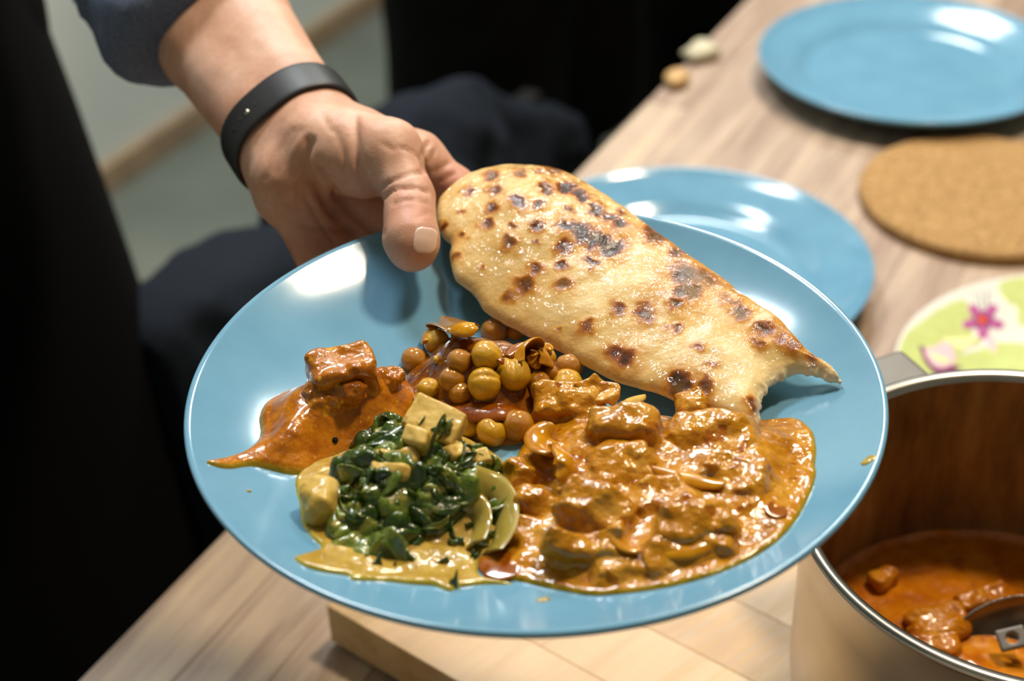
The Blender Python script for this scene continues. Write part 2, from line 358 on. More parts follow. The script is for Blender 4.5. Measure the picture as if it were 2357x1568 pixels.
# ------------------------------------------------------------------ people
EYE = np.eye(3)
def person_at(x, y, label, mats, h=.0115, facing=(0, -1), spread=.11, coat=True, legs=None):
    p = empty('person', (x, y, 0)); tag(p, label, 'person')
    f = np.array([facing[0], facing[1], 0.0]); f /= np.linalg.norm(f); s = np.array([-f[1], f[0], 0])
    o = np.array([x, y, 0])
    def q(a, b, z): return o + s * a + f * b + Z * z
    def trousers(P):
        d = 1e9 * np.ones_like(P[0])
        if legs:
            for a in legs: d = smin(d, smin(cap(P, a[0], a[1], .10, .086), cap(P, a[1], a[2], .086, .075), .03), .05)
            return smin(d, cap(P, legs[0][0] + Z * .03, legs[1][0] + Z * .03, .12, .12), .06)
        for k in (-1, 1):
            d = smin(d, cap(P, q(k * .09, 0, .92), q(k * spread, .02, .5), .095, .075), .03); d = smin(d, cap(P, q(k * spread, .02, .5), q(k * spread, -.02, .07), .075, .07), .03)
        return smin(d, cap(P, q(-.06, 0, .97), q(.06, 0, .97), .12, .12), .05)
    v, fa = nets(trousers, (x - .45, y - .45, .0), (x + .62, y + .4, 1.14), h); mesh_obj('trousers', v, fa, mats[0], p)
    for k in (-1, 1):
        b = (legs[(k + 1) // 2][2] * np.array([1, 1, 0]) if legs else q(k * spread, 0, 0))
        v, fa = nets(lambda P: np.maximum(smin(cap(P, b - f * .03 + Z * .05, b + f * .13 + Z * .035, .05, .042), cap(P, b - f * .02 + Z * .06, b - f * .02 + Z * .1, .045, .045), .02), .0 - P[2]), b - np.array([.22, .22, .02]), b + np.array([.22, .22, .17]), h)
        mesh_obj('shoe', v, fa, M['shoe'], p)
    if coat:
        def jacket(P):
            d = cap(P, q(-.09, 0, 1.05), q(.09, 0, 1.05), .13, .13); d = smin(d, cap(P, q(-.12, 0, 1.38), q(.12, 0, 1.38), .11, .11), .15)
            d = smin(d, np.maximum(cap(P, q(-.11, 0, .95), q(-.14, 0, .35), .13, .12), .28 - P[2]), .06); d = smin(d, np.maximum(cap(P, q(.11, 0, .95), q(.14, 0, .35), .13, .12), .28 - P[2]), .12)
            for k in (-1, 1): d = smin(d, smin(cap(P, q(k * .2, 0, 1.4), q(k * .27, -.02, 1.12), .065, .055), cap(P, q(k * .27, -.02, 1.12), q(k * .2, .2, 1.0), .055, .045), .02), .03)
            return d + .004 * fbm(P[0], P[1], P[2], 14, 2, 3)
        v, fa = nets(jacket, (x - .5, y - .5, .2), (x + .5, y + .5, 1.56), h * 1.2); mesh_obj('coat', v, fa, mats[1], p)
        def body(P):
            d = ellip(P, q(0, .02, 1.66), (s, f, Z), (.075, .095, .115)); d = smin(d, cap(P, q(0, .0, 1.45), q(0, .0, 1.58), .058, .052), .03)
            d = smin(d, cap(P, q(0, .112, 1.665), q(0, .125, 1.645), .009, .013), .012)
            for k in (-1, 1):
                d = smin(d, ellip(P, q(k * .077, .0, 1.655), (s, f, Z), (.012, .02, .03)), .006); d = smax(d, -(ellip(P, q(k * .032, .115, 1.675), (s, f, Z), (.015, .012, .009))), .01)
            d = smax(d, -cap(P, q(-.02, .115, 1.61), q(.02, .115, 1.61), .003, .003), .003)
            for k in (-1, 1):
                w = q(k * .2, .2, 1.0); d = np.minimum(d, cap(P, w - f * .03, w + f * .08, .028, .032))
                for t in range(4): d = smin(d, smin(cap(P, w + f * .07 + Z * (.027 - .018 * t), w + f * .12 + Z * (.022 - .02 * t), .0095, .009), cap(P, w + f * .12 + Z * (.022 - .02 * t), w + f * .125 - s * k * .035 + Z * (.018 - .02 * t), .009, .008), .004), .004)
                d = smin(d, cap(P, w + f * .02 + Z * .02, w + f * .075 + Z * .06 - s * k * .01, .012, .0095), .008)
            return d
        v, fa = nets(body, (x - .4, y - .4, .9), (x + .4, y + .4, 1.8), .0065); mesh_obj('body', v, fa, M['skin'], p, attrs={'red': np.zeros(len(v))})
        v, fa = nets(lambda P: np.maximum(ellip(P, q(0, -.005, 1.685), (s, f, Z), (.086, .1, .108)), -np.minimum(.055 - 1.0 * ((P[0] - o[0]) * f[0] + (P[1] - o[1]) * f[1]), P[2] - 1.61)), (x - .2, y - .2, 1.55), (x + .2, y + .2, 1.85), .008)
        mesh_obj('hair', v, fa, M['hair'], p)
    return p
person_at(.03, 2.02, 'standing person in black trousers and long black coat, nearest the table edge', (M['black'], M['black']), facing=(NV[0], NV[1]))
person_at(.39, 2.65, 'standing person in black beyond the coat wearer, farther along the table', (M['black'], M['black']), facing=(NV[0], NV[1]))

# ---- the one who holds the plate
AIM = np.array([-.57, .82]); TH = R(39)
AXF = math.cos(TH) * (AIM[0] * RGT + AIM[1] * UPC) + math.sin(TH) * FWD; AXF /= np.linalg.norm(AXF)
E1 = .82 * RGT + .57 * UPC; E1 -= AXF * (E1 @ AXF); E1 /= np.linalg.norm(E1); E2 = np.cross(AXF, E1)
if E2 @ FWD > 0: E2 = -E2                                           # E2 points to the viewer
WC = U(668, 292, .735)
HX, HY = -.51, .985
holder = person_at(HX, HY, 'person in long black apron and blue denim shirt holding out the full plate', (M['black'], M['denim']), coat=False, facing=(.35, -.94), spread=.10)
def apron_f(P):
    r = np.interp(P[2], [.1, .45, .6, .71, .85, .98, 1.06], [.27, .245, .228, .217, .200, .182, .175])
    rr = np.sqrt((P[0] - HX) ** 2 + (P[1] - HY) ** 2); th = np.arctan2(P[1] - HY, P[0] - HX)
    return np.maximum((rr - r * (1 + .012 * np.sin(9 * th + 2) * np.clip(1.0 - P[2], 0, 1))) * .9, np.abs(P[2] - .58) - .47)
v, f = nets(apron_f, (HX - .32, HY - .32, .08), (HX + .32, HY + .32, 1.08), .011); mesh_obj('apron', v, f, M['black'], holder)
elbow = WC + AXF * .25; shoulder = np.array([-.36, 1.02, 1.41])
PZ = 1.005 - .0205; PCX, PCY = .008, .476; RIM = .135
TP = {}
TP['cmc'] = U(735, 322, .713); TP['mcp'] = U(893, 352, .690); TP['ip'] = U(945, 455, .676); TP['tip'] = U(947, 552, .662)
def arm_f(P):
    def pair(a, b, sa, sb, ra, rb): return smin(cap(P, a - E1 * sa, b - E1 * sb, ra, rb), cap(P, a + E1 * sa, b + E1 * sb, ra, rb), .02)
    w2 = WC + AXF * .09
    d = pair(WC - AXF * .012, w2, .0120, .0135, .0172, .0225)
    d = smin(d, pair(w2, elbow, .0135, .006, .0225, .034), .006)
    # palm: heel, two pads, hollow
    d = smin(d, pair(WC - AXF * .006, U(725, 400, .728), .012, .0165, .0172, .0165), .008)
    d = smin(d, cap(P, TP['cmc'], TP['mcp'], .0185, .0155), .010)
    d = smin(d, cap(P, U(735, 350, .706), U(838, 392, .693), .0175, .0130), .008)
    d = smin(d, cap(P, TP['mcp'], TP['ip'], .0134, .0108), .006)
    d = smin(d, cap(P, TP['ip'], U(944, 500, .669), .0104, .0104), .003)
    d = smin(d, cap(P, U(943, 492, .670), TP['tip'], .0112, .0120), .003)
    d = smin(d, cap(P, TP['tip'], U(950, 574, .660), .0108, .0098), .005)
    hy = cap(P, U(665, 418, .713), U(748, 600, .722), .0150, .0130); d = smin(d, smin(hy, cap(P, U(648, 405, .708), U(668, 440, .710), .0125, .0130), .006), .009)
    d = smin(d, cap(P, U(760, 480, .741), U(850, 585, .741), .018, .017), .012)
    d = smin(d, cap(P, U(840, 480, .735), U(930, 545, .733), .016, .014), .010)
    d = smin(d, cap(P, U(840, 330, .722), U(960, 362, .722), .0155, .0115), .012)
    # fingers under the plate: index (its side shows past the thumb), middle, ring, little
    mc = [U(965, 372, .722), U(925, 478, .737), U(860, 560, .741), U(775, 622, .738)]
    p1 = [U(1046, 432, .722), np.array([-.010, .578, PZ - .007]), np.array([-.035, .552, PZ - .012]), np.array([-.062, .528, PZ - .011])]
    p2 = [np.array([-.004, .604, PZ + .006]), np.array([.018, .560, PZ - .021]), np.array([-.008, .530, PZ - .0225]), np.array([-.040, .505, PZ - .021])]
    p3 = [np.array([.012, .588, PZ - .003]), np.array([.036, .545, PZ - .0225]), np.array([.010, .512, PZ - .0225]), np.array([-.024, .488, PZ - .021])]
    for i, r in enumerate((.0098, .0100, .0095, .0085)):
        d = smin(d, cap(P, mc[i], p1[i], r * 1.13, r), .010)
        g = smin(cap(P, p1[i], p2[i], r, r * .95), cap(P, p2[i], p3[i], r * .95, r * .8), .003)
        d = smin(d, g, .004)
    return d
CREASE = [([(735, 395), (790, 470), (845, 525), (872, 535)], 9, .0022), ([(712, 325), (700, 380), (722, 430), (770, 490)], 11, .0020), ([(720, 425), (775, 500), (825, 550), (850, 558)], 6, .0011), ([(700, 520), (760, 528), (850, 535)], 7, .001),
          ([(815, 270), (820, 340), (832, 400), (858, 450)], 10, .0014), ([(872, 440), (900, 418), (950, 400), (975, 398)], 4, .0008), ([(885, 455), (905, 438), (950, 432), (985, 442)], 4, .0010),
          ([(985, 330), (972, 362), (978, 395)], 5, .0012), ([(1000, 345), (990, 372)], 4, .0008), ([(1035, 375), (1000, 395)], 4, .0008), ([(672, 300), (640, 350), (615, 410)], 9, .0006), ([(690, 300), (660, 345), (640, 400)], 8, .0005), ([(1010, 420), (1045, 400)], 4, .0007), ([(960, 500), (985, 492)], 3, .0003), ([(905, 470), (940, 460), (985, 468)], 4, .0005), ([(770, 300), (790, 350), (800, 420)], 6, .0005), ([(700, 445), (730, 500), (770, 560)], 5, .0007), ([(640, 520), (680, 540)], 5, .0006), ([(660, 575), (720, 570)], 5, .0006), ([(880, 330), (905, 345)], 4, .0005), ([(925, 340), (950, 350), (965, 365)], 4, .0005), ([(740, 260), (760, 300)], 5, .0004)]
def build_arm():
    pts = np.array([WC, elbow, TP['tip'], U(690, 620, .74), np.array([.045, .48, PZ - .03]), U(1060, 430, .71)])
    lo = pts.min(0) - .05; hi = pts.max(0) + .05
    v, f = nets(arm_f, lo, np.array([hi[0], hi[1], hi[2]]), .00165)
    px, py, dep = project(v); nd = 0; red = np.zeros(len(v))
    # surface normals by vertex
    e = 1e-4; n = np.stack([arm_f([v[:, 0] + (e if i == 0 else 0), v[:, 1] + (e if i == 1 else 0), v[:, 2] + (e if i == 2 else 0)]) for i in range(3)], 1) - arm_f([v[:, 0], v[:, 1], v[:, 2]])[:, None]
    n /= np.linalg.norm(n, axis=1)[:, None] + 1e-12
    vis = ((CAM - v) * n).sum(1) > 0
    off = np.zeros(len(v))
    for pl, w, dp in CREASE:
        c = catmull(pl, 6, False); d = linedist(px, py, c); off -= vis * 1.5 * dp * np.exp(-(d / w) ** 2)
    off += .00035 * fbm(v[:, 0], v[:, 1], v[:, 2], 60, 3, 5)
    for (cx, cy, rr, dp) in ((650, 415, 30, .001), (655, 480, 35, .0012), (700, 545, 30, .0008)): off += vis * dp * np.exp(-((px - cx) ** 2 + (py - cy) ** 2) / rr ** 2)
    for (cx, cy, rr, s) in ((945, 480, 55, .8), (1040, 410, 60, .9), (960, 590, 50, .5), (700, 590, 60, .6), (665, 430, 30, .4), (820, 470, 80, .35)): red = np.maximum(red, s * np.exp(-((px - cx) ** 2 + (py - cy) ** 2) / rr ** 2))
    # the nail bed is pressed in a little
    v = v + n * off[:, None]
    return mesh_obj('arm', v, f, M['skin'], holder, attrs={'red': red})
arm = build_arm()
def nail_f(P):
    px, py, dep = project(np.stack(P, -1)); c, s = math.cos(R(8)), math.sin(R(8)); x = (px - 979) * c + (py - 553) * s; y = -(px - 979) * s + (py - 553) * c
    q = np.sqrt(np.maximum(np.abs(x) - 27 + 18, 0) ** 2 + np.maximum(np.abs(y) - 30 + 18, 0) ** 2) - 18 + np.minimum(0, np.maximum(np.abs(x) - 9, np.abs(y) - 12))
    return smax(smax(arm_f(P) - .0007, -(arm_f(P) + .0004), .0002), np.maximum(q / 5200, dep - .668), .0006)
tipc = U(979, 553, .655); v, f = nets(nail_f, tipc - .013, tipc + .013, .0004)
tag(mesh_obj('thumbnail', v, f, M['nail'], holder), 'pale thumbnail over the plate rim')
# wristband
def wrist_r(a, off):
    d = E1 * math.cos(a) + E2 * math.sin(a); c = WC + AXF * off; t = np.linspace(.008, .06, 400); P = c + d * t[:, None]
    return t[np.argmax(arm_f([P[:, 0], P[:, 1], P[:, 2]]) > 0)]
def band_r(a, n=7): return np.mean([max(wrist_r(a + q, -.008), wrist_r(a + q, .0), wrist_r(a + q, .008)) for q in np.linspace(-.25, .25, n)])
def ring(center, w, th, n=96):
    v = []; f = []; sec = []
    for k in range(20):
        a = 2 * math.pi * k / 20; cx, sx = math.cos(a), math.sin(a)
        sec.append((np.sign(cx) * abs(cx) ** .35 * w / 2, np.sign(sx) * abs(sx) ** .8 * th / 2))
    for i in range(n):
        a = 2 * math.pi * i / n; d = E1 * math.cos(a) + E2 * math.sin(a); r = band_r(a)
        for (x, y) in sec: v.append(center + d * (r + th / 2 + y + .0002) + AXF * x)
    for i in range(n):
        j = (i + 1) % n
        for k in range(20): f.append((i * 20 + k, i * 20 + (k + 1) % 20, j * 20 + (k + 1) % 20, j * 20 + k))
    return np.array(v), f
BC = WC + AXF * .0
v, f = ring(BC, .0215, .0028)
wb = tag(mesh_obj('wristband', v, f, M['rubber'], holder), 'black rubber band with a row of small holes')
def on_band(i, name, rad, m, lift):
    a = R(i); rn = E1 * math.cos(a) + E2 * math.sin(a); c = BC + rn * (band_r(a) + .0014); rn = E1 * math.cos(a) / .033 + E2 * math.sin(a) / .023; rn /= np.linalg.norm(rn)
    bm = bmesh.new(); bmesh.ops.create_cone(bm, cap_ends=True, segments=20, radius1=rad, radius2=rad * .8, depth=.0012)
    q = Vector(rn).to_track_quat('Z', 'Y').to_matrix().to_4x4(); bmesh.ops.transform(bm, matrix=Matrix.Translation(Vector(c + rn * (.00145 + lift) - AXF * .001)) @ q, verts=bm.verts)
    return bm_obj(name, bm, m, wb, True)
for a in (97, 107, 128, 139): on_band(a, 'strap_hole', .0020, M['hole'], -.0005)
tag(on_band(117, 'stud', .0016, M['steel'], .0002), 'small metal stud')
# denim shirt: rolled sleeve, upper arm and trunk
def shirt_f(P):
    hem = U(456, 52, .784)
    a = hem + AXF * .02
    d = smin(cap(P, a - E1 * .016, elbow - E1 * .008, .0325, .044), cap(P, a + E1 * .016, elbow + E1 * .008, .0325, .044), .02)
    t = (P[0] - hem[0]) * AXF[0] + (P[1] - hem[1]) * AXF[1] + (P[2] - hem[2]) * AXF[2]
    d = np.maximum(d, -t); cuff = np.maximum(d - .003, np.abs(t - .022) - .022); d = smin(d, cuff, .003)
    d = smin(d, cap(P, elbow, shoulder, .048, .075), .03)
    d = smin(d, cap(P, shoulder + np.array([-.04, .0, -.04]), np.array([HX + .03, HY, 1.12]), .10, .145), .05); d = smin(d, cap(P, np.array([HX - .14, HY - .03, 1.36]), np.array([HX - .02, HY, 1.06]), .11, .15), .1)
    d = d + .0035 * fbm(P[0], P[1], P[2], 26, 3, 8) + .004 * np.sin(t * 190 + 3 * vnoise(P[0], P[1], P[2], 20, 3)) * (t > .05)
    return np.maximum(d, 1.0 - P[2])
v, f = nets(shirt_f, (HX - .3, min(HY - .3, elbow[1] - .2), .96), (.0, HY + .24, 1.56), .0058)
mesh_obj('shirt', v, f, M['denim'], holder)
v, f = nets(lambda P: smin(smin(ellip(P, (HX + .03, HY - .08, 1.72), EYE, (.078, .095, .118)), cap(P, (HX + .02, HY - .05, 1.48), (HX + .03, HY - .07, 1.62), .06, .054), .03), cap(P, (HX + .08, HY - .17, 1.725), (HX + .09, HY - .18, 1.70), .009, .014), .012), (HX - .15, HY - .3, 1.42), (HX + .2, HY + .15, 1.88), .007)
mesh_obj('head', v, f, M['skin'], holder, attrs={'red': np.zeros(len(v))})
v, f = nets(lambda P: np.maximum(ellip(P, (HX + .02, HY - .06, 1.745), EYE, (.09, .105, .115)), -np.minimum(HY - .02 - P[1] + 0 * P[0], P[2] - 1.66) * 1.0), (HX - .15, HY - .3, 1.55), (HX + .2, HY + .15, 1.9), .008)
mesh_obj('hair', v, f, M['hair'], holder)
def mid(px, py, n):                                                # on the upright plane n beside the table
    d = ray(px, py); t = (n - CAM @ NV) / (d @ NV); return CAM + d * t
# a garment hung along the back of a low bench beside the table
BN = EDGE - .24
bn = empty('low_seat', tuple(rp(1.2, BN, 0))); tag(bn, 'low dark seat with a back rail, under the navy garment', 'seat')
bm_obj('seat', box_bm(rp(1.2, BN - .125, .42), RM, (.18, .11, .015), .004), M['shoe'], bn)
bm_obj('back_rail', box_bm(rp(1.2, BN, .56), RM, (.18, .012, .05), .004), M['shoe'], bn)
for a in (1.06, 1.34):
    bm_obj('leg', box_bm(rp(a, BN, .30), RM, (.018, .012, .30)), M['shoe'], bn)
    bm_obj('leg', box_bm(rp(a, BN - .21, .2025), RM, (.018, .018, .2025)), M['shoe'], bn)
GO = [(330, 790), (352, 735), (400, 675), (470, 615), (560, 560), (650, 508), (780, 400), (910, 290), (1000, 220), (1065, 165), (1100, 160), (1130, 205), (1160, 228), (1200, 222), (1250, 232), (1280, 265), (1305, 340), (1325, 420), (1345, 520)]
gp = np.array([mid(p[0], p[1], BN) for p in GO]); ga = gp @ AX; gz = gp[:, 2]
def garment_f(P):
    a = P[0] * AX[0] + P[1] * AX[1]; n = P[0] * NV[0] + P[1] * NV[1] - BN
    o = np.argsort(ga); top = np.interp(a, ga[o], gz[o])
    fold = .017 * np.sin(a * 40 + 6 * vnoise(P[0], P[1], P[2], 7, 2) + P[2] * 22) + .018 * fbm(P[0], P[1], P[2], 18, 3, 4)
    th = .035 + .05 * np.clip((top - P[2]) / .3, 0, 1) + fold
    r = .03
    qa = np.abs(n) - th + r; qz = P[2] - top + r
    d = np.sqrt(np.maximum(qa, 0) ** 2 + np.maximum(qz, 0) ** 2) + np.minimum(np.maximum(qa, qz), 0) - r
    d = np.maximum(d, np.maximum(ga.min() - a, a - ga.max()))
    return np.maximum(d, .16 + .02 * np.sin(a * 20) - P[2])
ml = rp(ga.min() - .01, BN, 0); mh = rp(ga.max() + .01, BN, 0)
v, f = nets(garment_f, np.minimum(ml, mh) - np.array([.14, .14, -.1]), np.maximum(ml, mh) + np.array([.14, .14, gz.max() + .03]), .0085)
tag(mesh_obj('draped_garment', v, f, M['navy']), 'dark navy garment with soft folds hung beside the table behind the hand', 'garment')
# two pale scraps at the far table edge
M['peel'] = flat('cream_peel', 'bdb59a', .5, .1, 60); M['peel2'] = flat('golden_peel', 'cda56a', .5, .15, 60)
for (px, py, m, r, lb) in ((1622, 120, 'peel', .017, 'small pale cream food scrap at the far table edge'), (1556, 182, 'peel2', .016, 'small golden food scrap at the table edge, next to the black coat')):
    c = at(px, py, T + .008); c = c + NV * (EDGE + .012 - c @ NV)
    v, f = nets(lambda P: ellip(P, c, RM, (r * 1.3, r * .8, .006)) + .003 * fbm(P[0], P[1], P[2], 60, 2, 2), c - .04, c + .04, .0018); v[:, 2] += T - v[:, 2].min() + .0004
    tag(mesh_obj('food_scrap', v, f, M[m]), lb, 'scrap')

# ------------------------------------------------------------------ plates
PR = np.concatenate([[0], np.linspace(.062, .1325, 14)]); PH = np.concatenate([[0], .0203 * np.linspace(0, 1, 14) ** 2])
PR2 = np.array([.060, .084, .091, .096, .101, .106, .114, .122, .128, .1325]); PH2 = np.array([0, .0004, .0018, .0042, .0072, .0094, .0122, .0150, .0176, .0203])
def plate_h(r): return np.interp(r, PR, PH)
def prof(a, b):
    pp = catmull(np.stack([a, b], 1), 6, False)
    return [(0.0005, 0), (.03, 0), (.055, 0)] + [tuple(p) for p in pp] + [(.1342, .0210), (.1350, .0205), (.1352, .0196), (.1347, .0184), (.1330, .0166), (.126, .0122), (.117, .0076), (.108, .0034), (.100, -.0001), (.092, -.0022), (.085, -.0034), (.083, -.0056), (.079, -.0058), (.077, -.0036), (.05, -.0034), (.0005, -.0034)]
def plate(loc, label, group, well):
    p = empty('dinner_plate', loc)
    v, f = lathe(prof(PR2, PH2) if well else prof(PR[1:], PH[1:]), (0, 0, 0), 192); v = v + np.array(loc)
    tag(p, label, 'plate', group); mesh_obj('dish', v, f, M['glaze'], p); return p
plate((PCX, PCY, PZ), 'full blue plate held above the table, loaded with curries and bread', 'blue dinner plates', False)
plate((.366, 1.254, T + .0058), 'empty blue plate at the far end of the table, beyond the cork mat', 'blue dinner plates', True)
plate((.1245, .926, T + .0058), 'empty blue plate on the table directly behind the bread', 'blue dinner plates', True)

# ------------------------------------------------------------------ cork mat
CK = (.373, 1.034)
v, f = lathe([(.0005, .0102), (.05, .0102), (.09, .0102), (.0945, .0095), (.0955, .0075), (.0955, .0025), (.0945, .0006), (.0005, .0004)], (CK[0], CK[1], T), 96)
tag(mesh_obj('cork_mat', v, f, M['cork']), 'round tan cork mat lying in front of the far blue plate', 'mat')

# ------------------------------------------------------------------ chopping board
BA = np.array([.78, -.63, 0]); BA /= np.linalg.norm(BA); BB = np.array([-BA[1], BA[0], 0]); BM = np.array([BA, BB, Z])
BO = np.array([-.104, .585, 0])
bd = empty('chopping_board', tuple(BO + BA * .26 + BB * .13 + Z * T)); tag(bd, 'thick pale maple chopping board under the saucepan and full plate', 'board')
nb = 6
for i in range(nb): bm_obj('strip', box_bm(BO + BA * .26 + BB * (.262 / nb * (i + .5)) + Z * (T + .0165), BM, (.26, .131 / nb - .00004, .0135), .0003, 1), M['board'], bd)
for a in (.03, .49):
    for b in (.03, .23): bm_obj('foot', box_bm(BO + BA * a + BB * b + Z * (T + .0015), BM, (.012, .012, .0015)), M['rubber'], bd)
BT = T + .030

# ------------------------------------------------------------------ saucepan
PC = np.array([.2278, .4954]); PRR = .105; RZ = T + .16
M['steel_out'] = flat('brushed_steel', (.50, .47, .43), .34, .06, 40, metal=1)
def pan_in():
    m = Mat('stained_steel'); a = m.noise(40, 5); b = m.noise(60, 4, .6, stretch=(1, 1, .25))
    m.set(color=m.ramp(b, [(.28, '5e4628'), (.5, '86683e'), (.66, '9c7e50'), (.76, 'bca680')]), rough=m.map(a, .3, .7, .3, .5), metal=m.map(a, .35, .65, .0, .35)); m.bump(b, .15, .0006); return m
M['pan_in'] = pan_in()
M['steel_dark'] = flat('dull_steel', (.17, .16, .145), .5, .08, 40, metal=.8)
pn = empty('saucepan', (PC[0], PC[1], BT)); tag(pn, 'steel saucepan of red curry sauce on the chopping board', 'saucepan')
hz = RZ - BT
v, f = lathe([(.0005, .0), (.080, .0), (.090, .002), (.0985, .010), (.1005, .03), (.1010, .10), (.1015, hz - .007), (.1030, hz - .0042)], (PC[0], PC[1], BT), 160); mesh_obj('body', v, f, M['steel_out'], pn)
v, f = lathe([(.1030, hz - .0042), (.1052, hz - .0036), (.1060, hz - .0018), (.1055, hz - .0002), (.1034, hz + .0003), (.1006, hz - .0004), (.0992, hz - .003)], (PC[0], PC[1], BT), 160); mesh_obj('rim', v, f, M['steel'], pn)
v, f = lathe([(.0992, hz - .003), (.0991, hz - .02), (.0990, .05), (.0985, .02), (.092, .006), (.0005, .004)], (PC[0], PC[1], BT), 160); mesh_obj('inside', v, f, M['pan_in'], pn)
for ha in (R(113), R(293)):                                        # two flat tab handles
    hd = np.array([math.cos(ha), math.sin(ha), 0]); hs = np.array([-hd[1], hd[0], 0]); c = np.array([PC[0], PC[1], RZ - .016])
    h1 = bm_obj('handle', box_bm(c + hd * .121, np.array([hd, hs, Z]), (.021, .032, .0035), .0034, 3), M['steel_dark'], pn)
    for k in (-1, 1): bm_obj('rivet_plate', box_bm(c + hd * .1035 + hs * k * .024 - Z * .004, np.array([hd, hs, Z]), (.0025, .007, .008), .002), M['steel'], h1)
M['red'] = food('red_curry_sauce', 'a85604', 'c06e06', 'd08418', 60, .13, 120, .4, .0014, .03, ('a85a10', 90, .62))
M['redchicken'] = food('red_coated_chicken', 'a85e06', 'be740c', 'cc8a1c', 90, .2, 180, .6, .0014, .03, None, .15)
SZ = T + .058; gs = np.linspace(0, .0985, 70)
a_ = np.arange(180) * 2 * math.pi / 180; V = []
for r in gs: 
    x, y = PC[0] + r * np.cos(a_), PC[1] + r * np.sin(a_); V.append(np.stack([x, y, SZ + .0012 * fbm(x, y, 0, 55, 3, 51) + .0022 * max(0, (r - .0945) / .004)], 1))
j = np.arange(180); F = np.concatenate([np.stack([i * 180 + j, i * 180 + (j + 1) % 180, (i + 1) * 180 + (j + 1) % 180, (i + 1) * 180 + j], 1) for i in range(69)])
F = np.concatenate([F, F[-1:] * 0 + np.array([[0, 60, 120, 120]])])[:-1]
tag(mesh_obj('curry_sauce', np.concatenate(V), F, M['red']), 'red curry sauce filling the bottom of the saucepan', 'curry')
# ------------------------------------------------------------------ food on the full plate
def pz(x, y): return PZ + plate_h(np.hypot(np.asarray(x) - PCX, np.asarray(y) - PCY))
def outline(pix, n=6, h=0.0):
    return catmull([on(p[0], p[1], lambda x, y: pz(x, y) + (p[2] if len(p) > 2 else h))[:2] for p in pix], n)
class Mound:
    """a spoonful of sauce: its height over the plate is h(x, y)"""
    def __init__(s, name, pix, H, w, mat, label, cat, seed, lumps=(), rough=.0008, rs=70, res=.0007, hump=None, kind=None, rim=.0016):
        s.P = outline(pix); s.H, s.w, s.seed, s.rough, s.rs, s.hump, s.rim = H, w, seed, rough, rs, hump, rim
        s.l = [(on(px, py, lambda x, y: pz(x, y) + hh * .5)[:2], rr, hh) for (px, py, rr, hh) in lumps]
        lo, hi = s.P.min(0) - .003, s.P.max(0) + .003
        gx = np.arange(lo[0], hi[0], res); gy = np.arange(lo[1], hi[1], res); X, Y = np.meshgrid(gx, gy, indexing='ij')
        d = polydist(X, Y, s.P); s.lo, s.res = lo, res; h = s.height(X, Y, d); s.h = h; zz = pz(X, Y) + h
        keep = d > -.0022; n0, n1 = X.shape; idx = np.arange(n0 * n1).reshape(n0, n1)
        q = np.stack([idx[:-1, :-1], idx[1:, :-1], idx[1:, 1:], idx[:-1, 1:]], -1).reshape(-1, 4)
        k = (keep[:-1, :-1] & keep[1:, :-1] & keep[1:, 1:] & keep[:-1, 1:]).ravel(); q = q[k]
        us, inv = np.unique(q, return_inverse=True); V = np.stack([X.ravel(), Y.ravel(), zz.ravel()], 1)[us]
        s.o = tag(mesh_obj(name, V, inv.reshape(-1, 4), mat, attrs={'edge': np.clip(d.ravel()[us] / .004, 0, 1)}), label, cat, None, kind)
    def height(s, x, y, d):
        q = np.clip(d, 0, None); e = s.rim * np.sqrt(np.clip(1 - (1 - np.clip(q / .0022, 0, 1)) ** 2, 0, 1))
        u = np.clip(q / s.w, 0, 1); dome = s.H * u * u * (3 - 2 * u)
        k = np.exp(-.5 * (np.arange(-12, 13) * s.res / .0034) ** 2); k /= k.sum()                  # round off the ridges
        for ax in (0, 1): dome = np.apply_along_axis(lambda r: np.convolve(np.pad(r, 12, 'edge'), k, 'valid'), ax, dome)
        dome = dome * np.clip(q / .0025, 0, 1)
        if s.hump is not None: dome = dome * s.hump(x, y)
        h = e + dome + s.rough * np.clip(q / .005, 0, 1) * fbm(x, y, 0, s.rs, 4, s.seed)
        for c, rr, hh in s.l: h = h + hh * np.exp(-((x - c[0]) ** 2 + (y - c[1]) ** 2) / rr ** 2) * np.clip(q / .003, 0, 1)
        return np.where(d < 0, np.maximum(d * 1.2, -.0025), h)
    def z(s, x, y):
        x, y = np.asarray(x, float), np.asarray(y, float); n0, n1 = s.h.shape
        i, j = (x - s.lo[0]) / s.res, (y - s.lo[1]) / s.res; out = (i < 0) | (j < 0) | (i > n0 - 2) | (j > n1 - 2)
        i, j = np.clip(i, 0, n0 - 2), np.clip(j, 0, n1 - 2); a, b = i.astype(int), j.astype(int); f, g = i - a, j - b; H = s.h
        h = (H[a, b] * (1 - f) + H[a + 1, b] * f) * (1 - g) + (H[a, b + 1] * (1 - f) + H[a + 1, b + 1] * f) * g
        return pz(x, y) + np.where(out, 0, np.maximum(h, 0))

